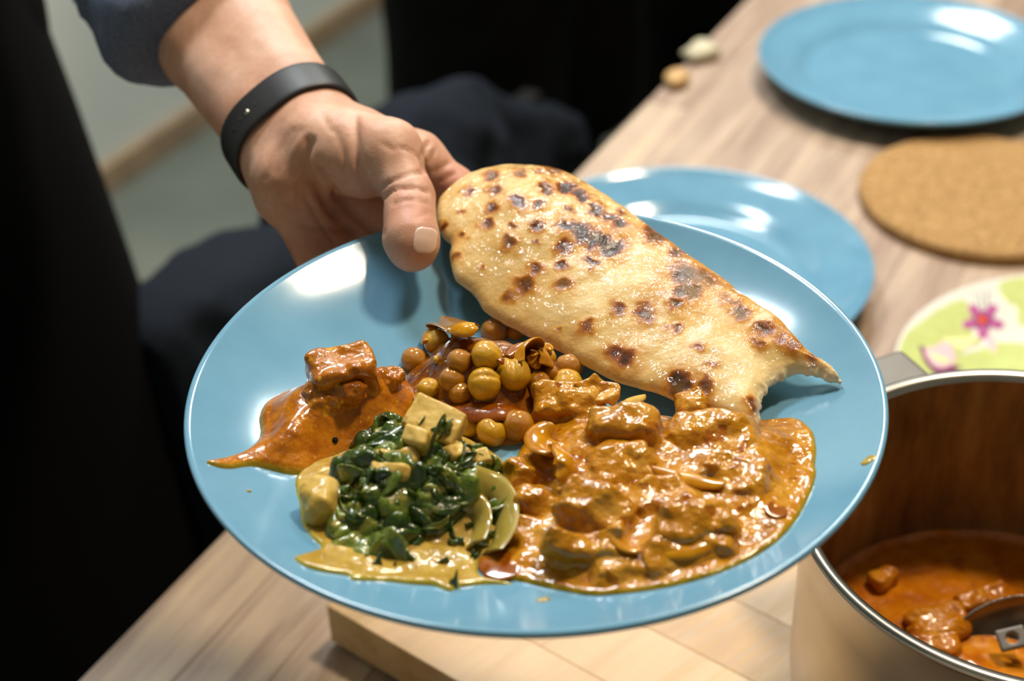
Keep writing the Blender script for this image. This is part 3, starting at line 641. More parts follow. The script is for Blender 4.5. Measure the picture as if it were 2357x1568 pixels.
def edge_oil(m, c):
    """oil that has bled out of the sauce at its margin"""
    b = m.b.inputs['Base Color']; src = b.links[0].from_socket; m.set(color=m.mix(m.map(m.attr('edge'), .05, .5, .9, 0), src, c)); return m
M['orange'] = edge_oil(food('orange_curry', '8e4c02', 'b06806', 'c27c10', 120, .14, 300, .5, .0010, .02, ('c88a10', 420, .64)), '9a8a22')
M['spin'] = edge_oil(food('spinach_cream', '98792c', 'b2923e', 'c2a450', 90, .11, 200, .4, .0010, .03, ('5f6a22', 330, .70)), 'a09a2a')
M['chick'] = edge_oil(food('chickpea_sauce', '5e2c02', '7c4404', '92560a', 110, .10, 260, .6, .0012, .02, ('b07a0c', 240, .62)), '9a6a1c')
M['curry'] = edge_oil(food('chicken_curry_sauce', '965c06', 'b67812', 'c8922e', 100, .10, 230, .7, .0014, .02, ('8c3a02', 150, .64)), '8f8416')
M['chicken'] = food('coated_chicken', '985f08', 'b87c16', 'cc9a3e', 70, .11, 230, .7, .0016, .02, ('985206', 130, .62))
M['paneer'] = food('coated_paneer', '8c4a02', 'a86206', 'ba780e', 90, .15, 300, .6, .0012, .02, ('cf9a22', 260, .64))
M['pea'] = food('chickpea_skin', 'b8860a', 'd09c0c', 'dcae1c', 90, .09, 150, .3, .0007, .03, ('985a04', 120, .62))
M['pea2'] = food('sauced_chickpea', 'a06404', 'bc7e06', 'cc9210', 110, .09, 170, .35, .0008, .02, ('7a3c02', 130, .60))
M['onion'] = food('cooked_onion', 'a46402', 'be8008', 'ce9614', 90, .09, 120, .3, .0008, .05); M['tomato'] = food('cooked_tomato', '6e3004', '884406', '9c560a', 110, .10, 200, .3, .0009, .08)
M['potato'] = food('potato', 'b9973e', 'c9a850', 'd2b566', 60, .3, 220, .25, .0007, .15, ('9a8436', 200, .66), .15)
M['leaf'] = food('cooked_spinach', '1c3008', '2e480e', '52681c', 130, .16, 360, .6, .0012, .05, ('84844a', 240, .66), .5)
M['leaf2'] = food('pale_spinach', '3e5412', '5e7220', '908c3a', 120, .16, 320, .5, .0012, .08, ('a0924a', 260, .62), .5)
M['oil'] = food('chilli_oil', '7a3804', '8e4c08', 'a0600e', 60, .08, 80, .1, .0005, 0)

orange = Mound('orange_curry', [(476, 1064), (520, 1056), (562, 1042), (592, 1018), (600, 992), (598, 962), (612, 930), (650, 908), (700, 896), (760, 888), (840, 880), (905, 868), (950, 892), (966, 922), (955, 956), (930, 985), (880, 1010), (820, 1040), (780, 1058), (745, 1076), (706, 1092), (664, 1092), (620, 1082), (578, 1074), (530, 1080), (496, 1075)],
               .0140, .017, M['orange'], 'orange curry sauce puddle with a pointed tail, left on the full plate', 'curry', 11, lumps=[(890, 905, .010, .004), (760, 930, .012, .003)], rough=.0006)
spin = Mound('spinach_curry', [(684, 1098), (722, 1066), (772, 1050), (830, 1020), (870, 992), (930, 985), (1000, 985), (1070, 1010), (1130, 1040), (1172, 1080), (1182, 1150), (1180, 1210), (1160, 1262), (1105, 1300), (1110, 1330), (1180, 1345), (1120, 1346), (1060, 1352), (1035, 1362), (1000, 1350), (950, 1346), (900, 1340), (862, 1338), (812, 1336), (800, 1326), (740, 1316), (705, 1306), (678, 1286), (706, 1276), (740, 1262), (716, 1236), (696, 1206), (690, 1160), (682, 1128)],
             .017, .030, M['spin'], 'creamy spinach curry with potato, at the near left of the plate', 'curry', 21, lumps=[(950, 1020, .016, .004), (1080, 1090, .014, .003)], rough=.0012, rs=90, hump=lambda x, y: np.clip((y - .402) / .022, .08, 1))
chick = Mound('chickpea_curry', [(936, 868), (962, 830), (1000, 806), (1060, 800), (1130, 800), (1200, 810), (1260, 828), (1320, 850), (1346, 890), (1340, 918), (1290, 940), (1246, 970), (1226, 1010), (1180, 1024), (1120, 1024), (1070, 1006), (1010, 985), (960, 962), (940, 930), (926, 900)],
              .019, .024, M['chick'], 'red brown chickpea curry heap in the middle of the plate', 'curry', 31, rough=.0012, rs=110, lumps=[(1060, 800, .012, .004)])
curry = Mound('chicken_curry', [(1236, 985), (1262, 962), (1320, 945), (1400, 948), (1480, 955), (1560, 965), (1640, 985), (1718, 974), (1790, 966), (1836, 968), (1868, 992), (1878, 1030), (1876, 1070), (1878, 1092), (1868, 1130), (1838, 1190), (1800, 1236), (1750, 1274), (1690, 1306), (1620, 1332), (1540, 1352), (1450, 1366), (1370, 1372), (1320, 1366), (1260, 1354), (1200, 1340), (1150, 1334), (1108, 1318), (1098, 1296), (1126, 1276), (1156, 1250), (1174, 1200), (1178, 1140), (1182, 1080), (1200, 1030)],
              .0095, .026, M['curry'], 'brown creamy chicken curry pool along the right of the plate', 'curry', 41, rough=.0011, rs=85,
              lumps=[(1480, 1060, .016, .004), (1690, 1060, .014, .003), (1560, 1120, .018, .003), (1330, 1090, .016, .004), (1700, 1170, .015, .002), (1450, 1190, .016, .003)])
def frame_at(zf, x, y, e=.004):
    gx = (zf(np.array([x + e]), np.array([y]))[0] - zf(np.array([x - e]), np.array([y]))[0]) / (2 * e); gy = (zf(np.array([x]), np.array([y + e]))[0] - zf(np.array([x]), np.array([y - e]))[0]) / (2 * e)
    n = np.array([-gx, -gy, 1]); return n / np.linalg.norm(n)
def basis(n, yaw):
    u = np.array([math.cos(yaw), math.sin(yaw), 0]); u -= n * (u @ n); u /= np.linalg.norm(u); return np.array([u, np.cross(n, u), n])

# chickpeas: four shapes, each pea its own object
def pea_mesh(k):
    bm = bmesh.new(); bmesh.ops.create_icosphere(bm, subdivisions=4, radius=1.0)
    for v in bm.verts:
        p = np.array(v.co); r = 1.0
        r -= (.20 if k in (0, 2) else .10) * math.exp(-(p[0] / .16) ** 2) * max(0, p[2] * .8 + p[1] * .3 + .15)      # cleft
        r += .13 * math.exp(-((p[0]) ** 2 + (p[1] - .75) ** 2 + (p[2] - .55) ** 2) / .10)                            # beak
        r += .05 * float(fbm(p[0], p[1], p[2], 1.4, 3, 60 + k))
        v.co = Vector((p[0] * r * (1.05 if k % 2 else .98), p[1] * r, p[2] * r * (.93 if k < 2 else 1.0)))
    me = bpy.data.meshes.new('chickpea'); bm.to_mesh(me); bm.free(); me.polygons.foreach_set('use_smooth', np.ones(len(me.polygons), bool)); me.materials.append(M['pea2' if k == 3 else 'pea'].m); return me
PEAS = [pea_mesh(k) for k in range(4)]
ZP = [(210, 400, 122, 1, 'pale chickpea at the upper left of the heap, below the onion slice'), (820, 290, 135, 3, 'large chickpea on top of the heap, nearest the bread edge'), (735, 550, 142, 1, 'smooth brown chickpea in the heap centre, left of the onion loop'),
      (445, 605, 112, 3, 'small round chickpea between the left side and centre of the heap'), (1020, 745, 165, 0, 'split yellow chickpea with a deep cleft, largest of the heap'), (710, 850, 152, 2, 'squarish sauce topped chickpea left of the split one'),
      (1290, 835, 108, 3, 'narrow orange chickpea right of the split one'), (1590, 850, 145, 1, 'bright yellow chickpea at the right end of the heap'), (790, 1352, 140, 1, 'lowest middle chickpea next to the spinach'),
      (1060, 1290, 146, 3, 'large orange chickpea at the lower right of the heap, beside the chicken'), (550, 1310, 100, 1, 'chickpea half hidden behind the topmost potato piece'), (120, 900, 104, 1, 'small bright chickpea at the left foot of the heap by the orange sauce'),
      (-30, 600, 130, 3, 'brown chickpea at the far left end of the heap, over the orange sauce'), (370, 800, 118, 3, 'sauce covered chickpea low in the left of the heap'), (1045, 310, 85, 3, 'small chickpea behind the topmost one, by the bread'),
      (450, 950, 100, 3, 'sunken chickpea under sauce above the tomato strip'), (1620, 670, 128, 3, 'dark orange chickpea touching the bread at the right of the heap'), (1385, 560, 78, 1, 'little yellow chickpea at the right of the onion loop'), (1420, 730, 66, 3, 'tiny brown chickpea above the bright yellow end pea'),
      (430, 335, 66, 1, 'tiny yellow chickpea piece near the heap top'), (-120, 960, 60, 3, 'tiny chickpea bit at the left rim of the heap'), (215, 590, 42, 1, 'crumb sized chickpea piece at the left of the heap')]
for i, (zx, zy, zr, k, lb) in enumerate(ZP):
    px, py, r = 960 + zx / 4.61, 700 + zy / 4.61, 1.17 * zr / 4.61 / 5.75 / 1000
    P = on(px, py, lambda x, y: chick.z(x, y) + r * .28); o = bpy.data.objects.new('chickpea', PEAS[k]); C.objects.link(o)
    o.location = P; o.scale = (r, r, r)
    o.rotation_euler = (.15, 0, .1) if k == 0 else (random.uniform(-.6, .3), random.uniform(-.5, .5), random.uniform(-2, 2)); tag(o, lb, 'chickpea', 'chickpeas of the curry heap')
# onion and tomato in the heap
def strip(name, pix, zf, w, th, mat, label, cat, lift=.002, curl=.3, group=None, tilt=0.0, taper=True, n=8):
    c = catmull([on(p[0], p[1], lambda x, y: zf(x, y) + lift + (p[2] if len(p) > 2 else 0)) for p in pix], n, False); N = len(c); v = []; f = []; K = 9
    for i in range(N):
        t = c[min(i + 1, N - 1)] - c[max(i - 1, 0)]; t /= np.linalg.norm(t) + 1e-9; up = np.array([0, 0, 1.0]); s = np.cross(t, up); s /= np.linalg.norm(s) + 1e-9; u = np.cross(s, t)
        s, u = s * math.cos(tilt) + u * math.sin(tilt), u * math.cos(tilt) - s * math.sin(tilt)
        q = i / (N - 1); ww = w * (math.sin(math.pi * min(.97, max(.03, q))) ** .5 if taper else 1)
        for top in (1, -1):
            for k in range(K):
                a = (k / (K - 1) * 2 - 1) * top; v.append(c[i] + s * a * ww + u * (top * th * (1 - a * a * .75) - curl * ww * a * a))
    S = 2 * K
    for i in range(N - 1):
        for k in range(S): f.append((i * S + k, i * S + (k + 1) % S, (i + 1) * S + (k + 1) % S, (i + 1) * S + k))
    f.append(tuple(range(S - 1, -1, -1))); f.append(tuple((N - 1) * S + k for k in range(S)))
    return tag(mesh_obj(name, np.array(v), f, mat), label, cat, group)
def zc(x, y): return 960 + x / 4.61, 700 + y / 4.61
strip('onion_slice', [zc(270, 150), zc(380, 180), zc(500, 220), zc(640, 280)], chick.z, .0065, .0010, M['onion'], 'glossy yellow onion slice lying across the top of the heap', 'onion', .0085, .35)
strip('onion_slice', [zc(80, 400), zc(110, 300), zc(200, 230), zc(300, 250), zc(360, 290)], chick.z, .0050, .0008, M['onion'], 'curved onion slice behind the pale upper left chickpea', 'onion', .0065, .2, tilt=.6)
strip('onion_loop', [zc(1040, 640), zc(1060, 520), zc(1140, 430), zc(1240, 410), zc(1330, 470), zc(1390, 570), zc(1400, 660)], chick.z, .0055, .0009, M['onion'], 'standing loop of orange onion above the split chickpea', 'onion', .0060, .2, tilt=1.0, taper=False)
strip('onion_slice', [zc(1190, 640), zc(1230, 520), zc(1260, 600), zc(1280, 690)], chick.z, .0040, .0008, M['onion'], 'small onion sliver inside the onion loop', 'onion', .0040, .2, tilt=.6)
strip('tomato_strip', [zc(130, 1050), zc(300, 1075), zc(550, 1100), zc(850, 1110), zc(1130, 1140)], chick.z, .0072, .0008, M['tomato'], 'long dark tomato strip across the lower heap, above the low chickpeas', 'tomato', .0030, .22)
strip('tomato_strip', [zc(960, 560), zc(1030, 480), zc(1130, 420)], chick.z, .0035, .0008, M['tomato'], 'thin red tomato skin left of the onion loop', 'tomato', .0045, .3)
strip('pepper_piece', [zc(855, 612), zc(885, 602), zc(920, 600)], chick.z, .0022, .0010, M['tomato'], 'tiny red pepper fleck above the split chickpea', 'pepper', .0070, .2)
strip('onion_slice', [zc(1290, 460), zc(1360, 440), zc(1420, 500)], chick.z, .0035, .0008, M['onion'], 'onion scrap at the heap edge under the bread', 'onion', .0060, .3)

# paneer in the orange curry
def chunk(name, px, py, half, yaw, mat, label, cat, zf, lift=.0, rnd=.004, seed=0, amp=.0012, tilt=(0, 0), group=None, f2=None, fs=180, warp=0, skirt=0):
    c = on(px, py, lambda x, y: zf(x, y) + lift); n = np.array([tilt[0], tilt[1], 1.0]); n /= np.linalg.norm(n); B = basis(n, yaw); hm = max(half) * 1.75 + .004
    def g(P):
        Q = P
        if warp: Q = [P[i] + warp * fbm(P[0], P[1], P[2], 95, 2, seed + 31 * i + 3) for i in range(3)]
        d = rbox(Q, c, B, half, rnd)
        if f2: d = f2(d, P, c, B)
        d = d + amp * fbm(P[0], P[1], P[2], fs, 3, seed) + amp * 1.1 * vnoise(P[0], P[1], P[2], fs * .35, seed + 9)
        if skirt:
            X, Y = P[0][:, :, 0], P[1][:, :, 0]; S = (P[2] - zf(X, Y)[:, :, None]) * .9 + .0004
            d = np.maximum(smin(d, S, skirt), d - skirt * .9)
        return d
    v, f = nets(g, c - hm, c + hm, max(.0005, max(half) / 22)); return tag(mesh_obj(name, v, f, mat), label, cat, group)
def hollow(d, P, c, B):
    q = c + B[1] * -.0105 + B[2] * -.004; return smax(d, -ellip(P, q, B, (.0092, .0045, .0062)), .003)
chunk('paneer_cube', 790, 858, (.0130, .0085, .0080), R(22), M['paneer'], 'orange coated cube standing up out of the orange curry', 'paneer', orange.z, .003, .0026, 3, .0006, (.02, -.15), f2=hollow, warp=.0018, skirt=.0035)
chunk('paneer_crumb', 768, 906, (.0098, .0062, .0048), R(24), M['paneer'], 'ragged torn piece in front of the orange cube', 'paneer', orange.z, .001, .0030, 5, .0018, (0, -.35), warp=.002, skirt=.004)
chunk('paneer_crumb', 905, 866, (.0050, .0040, .0030), R(-40), M['paneer'], 'small lump in orange sauce between the cube and chickpeas', 'paneer', orange.z, .001, .002, 6, .0010, skirt=.003)
chunk('peppercorn_speck', 771, 1013, (.0010, .0010, .0009), 0, M['hole'], 'black pepper speck on the orange sauce', 'pepper', orange.z, .0004, .0008, 1, .0003)

# potato and spinach
G = 'potato pieces in the spinach'
chunk('potato_piece', 1000, 976, (.0105, .0075, .0050), R(-28), M['potato'], 'topmost cut potato slab on the spinach, against the chickpeas', 'potato', spin.z, .0055, .0012, 11, .0004, (.1, -.45), G)
chunk('potato_piece', 962, 1022, (.0052, .0035, .0062), R(-30), M['potato'], 'upright yellow potato wedge below the topmost slab', 'potato', spin.z, .0042, .0012, 12, .0004, (-.1, -.35), G, warp=.0012)
chunk('potato_piece', 918, 1058, (.0070, .0035, .0050), R(8), M['potato'], 'flat potato face showing among leaves at the spinach centre', 'potato', spin.z, -.0004, .0020, 13, .0006, (0, -.5), G, warp=.002)
chunk('potato_piece', 738, 1168, (.0066, .0085, .0098), R(12), M['potato'], 'big pale potato block at the left side of the spinach', 'potato', spin.z, .0010, .0042, 14, .0006, (-.1, -.1), G, warp=.0016)
chunk('potato_piece', 895, 1092, (.0068, .0035, .0040), R(-6), M['potato'], 'small pale potato corner left of the spinach centre', 'potato', spin.z, .0002, .0020, 15, .0006, (0, -.5), G, warp=.002)
chunk('potato_piece', 1108, 1056, (.0032, .0030, .0028), R(20), M['potato'], 'tiny potato cube at the right of the spinach', 'potato', spin.z, .0045, .0010, 16, .0003, (0, -.4), G)
chunk('potato_piece', 1046, 1040, (.0052, .0040, .0032), R(40), M['potato'], 'creamy potato lump in the upper right spinach', 'potato', spin.z, .0022, .0020, 17, .0006, (0, -.4), G, warp=.002)
M['onion2'] = food('clear_onion', '8c7c30', '9c8a3c', 'b0a052', 50, .10, 120, .2, .0006, .2)
strip('onion_slice', [(1086, 1122), (1128, 1142), (1150, 1185), (1146, 1235), (1118, 1275)], spin.z, .0085, .0007, M['onion2'], 'clear onion petal at the right side of the spinach', 'onion', .0030, .25, tilt=-.9, taper=False)
strip('onion_slice', [(1062, 1150), (1092, 1176), (1100, 1215), (1086, 1255)], spin.z, .0060, .0007, M['onion2'], 'inner onion petal beside the clear one in the spinach', 'onion', .0026, .2, tilt=-.8, taper=False)
LEAF = [(775, 1100), (800, 1050), (858, 962), (900, 944), (960, 955), (1010, 985), (1060, 1000), (1120, 1015), (1165, 1070), (1172, 1150), (1150, 1165), (1090, 1125), (1060, 1165), (1040, 1205), (980, 1228), (900, 1245), (840, 1255), (790, 1245), (765, 1190)]
def leaf(px, py, L, Wd, yaw, zf, lift, mat, seed):
    c = on(px, py, lambda x, y: zf(x, y) + lift); n = frame_at(zf, c[0], c[1]); B = basis(n, yaw); NU, NW = 16, 10; v = []; f = []
    for side in (1, -1):
        for i in range(NU):
            for j in range(NW):
                u = i / (NU - 1) * 2 - 1; w = j / (NW - 1) * 2 - 1; wd = Wd * max(.10, (1 - u * u)) ** .45
                x, y = u * L, w * wd + .35 * L * math.sin(u * 2 + seed); z = .0018 * math.cos(u * 3.2 + seed) - .0030 * w * w + .0012 * math.sin(w * 4 + seed * 2 + u * 3) - .0030 * u * u
                p = c + B[0] * x + B[1] * y + B[2] * (z + side * .00030)
                q = .0034; v.append(p + q * np.array([float(vnoise(*(p + k * 3.1), 115, seed % 7 + 1)) for k in range(3)]) * np.array([.8, .8, 1.1]))
    S = NU * NW
    for i in range(NU - 1):
        for j in range(NW - 1):
            a = i * NW + j; f.append((a, a + NW, a + NW + 1, a + 1)); f.append((S + a, S + a + 1, S + a + NW + 1, S + a + NW))
    ed = [i * NW for i in range(NU)] + [(NU - 1) * NW + j for j in range(1, NW)] + [i * NW + NW - 1 for i in range(NU - 2, -1, -1)] + [j for j in range(NW - 2, 0, -1)]
    for k in range(len(ed)): a, b = ed[k], ed[(k + 1) % len(ed)]; f.append((a, S + a, S + b, b))
    return mesh_obj('spinach_leaf', np.array(v), f, mat, spin.o)
lr = np.random.RandomState(5); LP = np.array(LEAF, float); cnt = 0
while cnt < 104:
    px, py = lr.uniform(755, 1180), lr.uniform(940, 1250)
    if polydist(np.array([px]), np.array([py]), LP)[0] < 2: continue
    if any((px - a) ** 2 / b ** 2 + (py - e) ** 2 / g ** 2 < .6 for (a, b, e, g) in ((1000, 44, 968, 26), (962, 22, 1020, 34), (918, 30, 1056, 18), (895, 26, 1090, 16), (1046, 20, 1040, 14), (1108, 12, 1056, 12), (738, 40, 1168, 75))): continue
    leaf(px, py, lr.uniform(.0060, .0120), lr.uniform(.0045, .0085), lr.uniform(-1.2, 1.2) + (math.pi / 2 if px < 860 else 0), spin.z, lr.uniform(.0008, .0042), M['leaf'] if lr.rand() < .55 else M['leaf2'], cnt); cnt += 1
cnt = 200
while cnt < 250:
    px, py = lr.uniform(770, 1175), lr.uniform(950, 1245)
    if polydist(np.array([px]), np.array([py]), LP)[0] < 4 or ((px - 1000) / 44) ** 2 + ((py - 968) / 26) ** 2 < .8 or ((px - 738) / 34) ** 2 + ((py - 1168) / 70) ** 2 < 1: continue
    leaf(px, py, lr.uniform(.005, .010), lr.uniform(.0009, .0020), lr.uniform(-1.3, 1.3) + (math.pi / 2 if px < 840 else 0), spin.z, lr.uniform(.0030, .0052), M['leaf2'] if lr.rand() < .55 else M['leaf'], cnt); cnt += 1
for (px, py) in ((1030, 962), (1018, 975), (1040, 976)): leaf(px, py, .004, .0012, .5, spin.z, .0125, M['leaf'], cnt); cnt += 1
for (px, py) in ((1128, 1175), (1140, 1215), (1110, 1240), (1095, 1262)): leaf(px, py, .004, .0016, 1.2, spin.z, .0042, M['leaf'], cnt); cnt += 1
for (px, py) in ((835, 1258), (870, 1290), (940, 1282), (952, 1298), (1012, 1292), (1035, 1335), (1060, 1240), (1085, 1245), (1165, 1200), (1160, 1225), (815, 1246), (900, 1296), (1075, 1205), (1170, 1165), (1095, 1195)):
    leaf(px, py, lr.uniform(.002, .0045), lr.uniform(.001, .002), lr.uniform(-1, 1), spin.z, .0006, M['leaf'], cnt); cnt += 1

# chicken pieces, onion and oil in the brown curry
G = 'chicken pieces in the brown curry'
def cc(x, y): return 1080 + x / 2.806, 860 + y / 2.806
for (zx, zy, half, yaw, tl, rn, lb, lift) in (
        (640, 215, (.0135, .0080, .0062), -6, (.05, -.30), .0035, 'ragged chicken piece at the upper left, next to the chickpeas', .0050),
        (815, 150, (.0060, .0062, .0062), 30, (.15, -.25), .0028, 'peaked chicken lump at the top of the brown curry', .0080),
        (980, 345, (.0140, .0075, .0062), -8, (.05, -.30), .0040, 'smooth long chicken slab at the top centre of the curry', .0040),
        (1520, 215, (.0130, .0080, .0050), -4, (.10, -.30), .0046, 'rounded chicken slice leaning on the bread', .0085),
        (1580, 380, (.0150, .0085, .0050), -10, (.05, -.25), .0040, 'broad chicken slice under the one leaning on the bread', .0030),
        (380, 640, (.0090, .0070, .0050), 25, (-.05, -.25), .0036, 'pale chicken piece at the left edge, above the brown lump', .0035),
        (400, 830, (.0082, .0072, .0062), 10, (0, -.2), .0055, 'round brown chicken lump touching the spinach', .0040),
        (800, 880, (.0125, .0085, .0070), -22, (.15, -.35), .0030, 'angular pale chicken chunk at the centre left of the curry', .0055),
        (740, 1120, (.0140, .0055, .0048), -10, (.05, -.45), .0024, 'flat chicken sliver near the front of the curry', .0035),
        (1480, 970, (.0135, .0080, .0050), 6, (.05, -.25), .0040, 'sauce coated chicken piece at the right of the white gloss', .0030),
        (1000, 600, (.0130, .0090, .0048), 10, (0, -.2), .0042, 'sunken chicken piece in the middle of the curry', .0015),
        (1720, 640, (.0120, .0085, .0045), -20, (0, -.15), .0040, 'sunken lump of chicken at the right of the curry', .0005),
        (1240, 790, (.0110, .0075, .0042), 12, (0, -.2), .0038, 'half sunken chicken piece right of the red oil spot', .0015),
        (390, 1010, (.0080, .0048, .0036), -8, (0, -.3), .0024, 'small orange chicken scrap at the front left of the curry', .0022),
        (1400, 1150, (.0150, .0048, .0030), 8, (0, -.25), .0026, 'long low chicken strip at the front right of the curry', .0012),
        (1000, 1260, (.0120, .0042, .0030), 2, (0, -.2), .0024, 'low lump of chicken at the very front of the curry', .0008),
        (480, 480, (.0050, .0060, .0050), 40, (-.1, -.2), .0030, 'chicken scrap by the standing onion at the left of the curry', .0045)):
    px, py = cc(zx, zy); chunk('chicken_piece', px, py, half, R(yaw), M['chicken'], lb, 'chicken', curry.z, lift - .0012, rn, int(zx) % 23, .0008, tl, G, fs=150, warp=.0028, skirt=.005)
strip('onion_slice', [cc(540, 330), cc(480, 400), cc(470, 470), cc(520, 520)], curry.z, .0065, .0011, M['onion'], 'wet onion slice standing at the left of the brown curry', 'onion', .0075, .3, tilt=.5)
strip('onion_slice', [cc(560, 470), cc(640, 540), cc(650, 620), cc(570, 680)], curry.z, .0055, .0011, M['onion'], 'curled onion piece folded round a dark hollow in the curry', 'onion', .0060, .3, tilt=.7)
strip('onion_slice', [cc(980, 960), cc(960, 1040), cc(1010, 1120), cc(1110, 1150)], curry.z, .0036, .0010, M['onion'], 'onion arc right of the flat chicken sliver', 'onion', .0035, .2, tilt=.5)
strip('onion_slice', [cc(1180, 610), cc(1330, 650), cc(1520, 690), cc(1650, 720)], curry.z, .0040, .0008, M['onion'], 'long thin onion strip lying in the middle right of the curry', 'onion', .0022, .3)
strip('onion_slice', [cc(1180, 1150), cc(1400, 1130), cc(1640, 1060)], curry.z, .0042, .0009, M['onion'], 'long onion strip along the front right of the curry', 'onion', .0028, .3)
strip('onion_slice', [cc(1010, 190), cc(1060, 170), cc(1135, 145)], lambda x, y: np.maximum(curry.z(x, y), pz(x, y)), .0026, .0008, M['potato'], 'pale onion tip poking out toward the bread', 'onion', .0070, .2)
for (pts, w, lb) in (([cc(1090, 770), cc(1150, 720), cc(1210, 680)], .0058, 'red oil spot at the centre of the brown curry'), ([cc(1920, 850), cc(1980, 880), cc(2050, 880)], .0045, 'red oil spot near the right edge of the curry'), ([cc(60, 1230), cc(150, 1220), cc(230, 1260), cc(300, 1300)], .0075, 'dark red oil pool at the front left between the curries'), ([cc(430, 560), cc(470, 530), cc(500, 500)], .0040, 'orange oil streak at the left of the curry')):
    strip('oil_spot', pts, curry.z, w, .0004, M['oil'], lb, 'oil', .0002, .02)
# small splashes on the bare plate
for (px, py, r, lb) in ((1250, 1382, .0018, 'yellow sauce drip on the plate below the chicken curry'), (1999, 1060, .0022, 'yellow sauce smear on the right rim of the full plate'), (573, 1131, .0007, 'tiny sauce speck on the left of the full plate')):
    c = on(px, py, pz); n = frame_at(pz, c[0], c[1], .002); B = basis(n, .4)
    v, f = nets(lambda P: ellip(P, c, B, (r * 1.5, r, .0006 + r * .1)) + r * .06 * vnoise(P[0], P[1], P[2], 500, 3), c - r * 2 - .001, c + r * 2 + .001, max(.0002, r / 8)); tag(mesh_obj('sauce_drip', v, f, M['spin'], attrs={'edge': np.full(len(v), .3)}), lb, 'drip')

# ------------------------------------------------------------------ flat bread
NO = [(1004, 490), (1012, 458), (1040, 430), (1075, 406), (1130, 390), (1180, 384), (1240, 388), (1290, 396), (1332, 414), (1375, 440), (1420, 468), (1455, 494), (1490, 520), (1530, 548), (1570, 578), (1620, 612), (1660, 640), (1700, 672), (1750, 702), (1800, 742), (1850, 796), (1895, 832), (1925, 856), (1940, 880),
      (1900, 868), (1862, 858), (1822, 862), (1786, 876), (1764, 900), (1752, 926), (1752, 950), (1744, 974), (1712, 972), (1660, 950), (1610, 935), (1550, 916), (1500, 896), (1440, 880), (1390, 860), (1345, 838), (1300, 810), (1250, 785), (1200, 762), (1150, 736), (1118, 714), (1088, 680), (1052, 642), (1038, 612), (1034, 585), (1037, 562), (1020, 545), (1006, 520)]
NC = [(1005, 500, .026), (1060, 415, .031), (1180, 390, .034), (1330, 415, .033), (1490, 520, .0295), (1600, 598, .027), (1700, 672, .0245), (1850, 795, .022), (1938, 878, .0165), (1800, 870, .0145), (1750, 955, .0125), (1550, 915, .0095), (1345, 838, .0085), (1200, 760, .0095), (1110, 700, .0120), (1040, 620, .0185), (1040, 560, .0225), (1250, 560, .0285), (1450, 690, .0215), (1650, 800, .0175), (1180, 480, .0335)]
CP2 = np.array([at(a, b, PZ + z) for a, b, z in NC])
def tps(xy, z):
    n = len(xy); d = np.linalg.norm(xy[:, None] - xy[None], axis=2); K = np.where(d > 0, d * d * np.log(d + 1e-12), 0) + np.eye(n) * 2e-5
    Pm = np.c_[np.ones(n), xy]; A = np.block([[K, Pm], [Pm.T, np.zeros((3, 3))]]); w = np.linalg.solve(A, np.r_[z, 0, 0, 0])
    def f(x, y):
        r = w[n] + w[n + 1] * x + w[n + 2] * y
        for i in range(n): dd = np.sqrt((x - xy[i, 0]) ** 2 + (y - xy[i, 1]) ** 2) + 1e-12; r = r + w[i] * dd * dd * np.log(dd)
        return r
    return f
nmid = tps(CP2[:, :2], CP2[:, 2])
NP = []
for a, b in NO:
    z = PZ + .02
    for _ in range(12): q = at(a, b, z); z = float(nmid(q[0], q[1]))
    NP.append(q[:2])
NPs = catmull(np.array(NP), 5); BITE = catmull(np.array(NP)[23:32], 5, False)
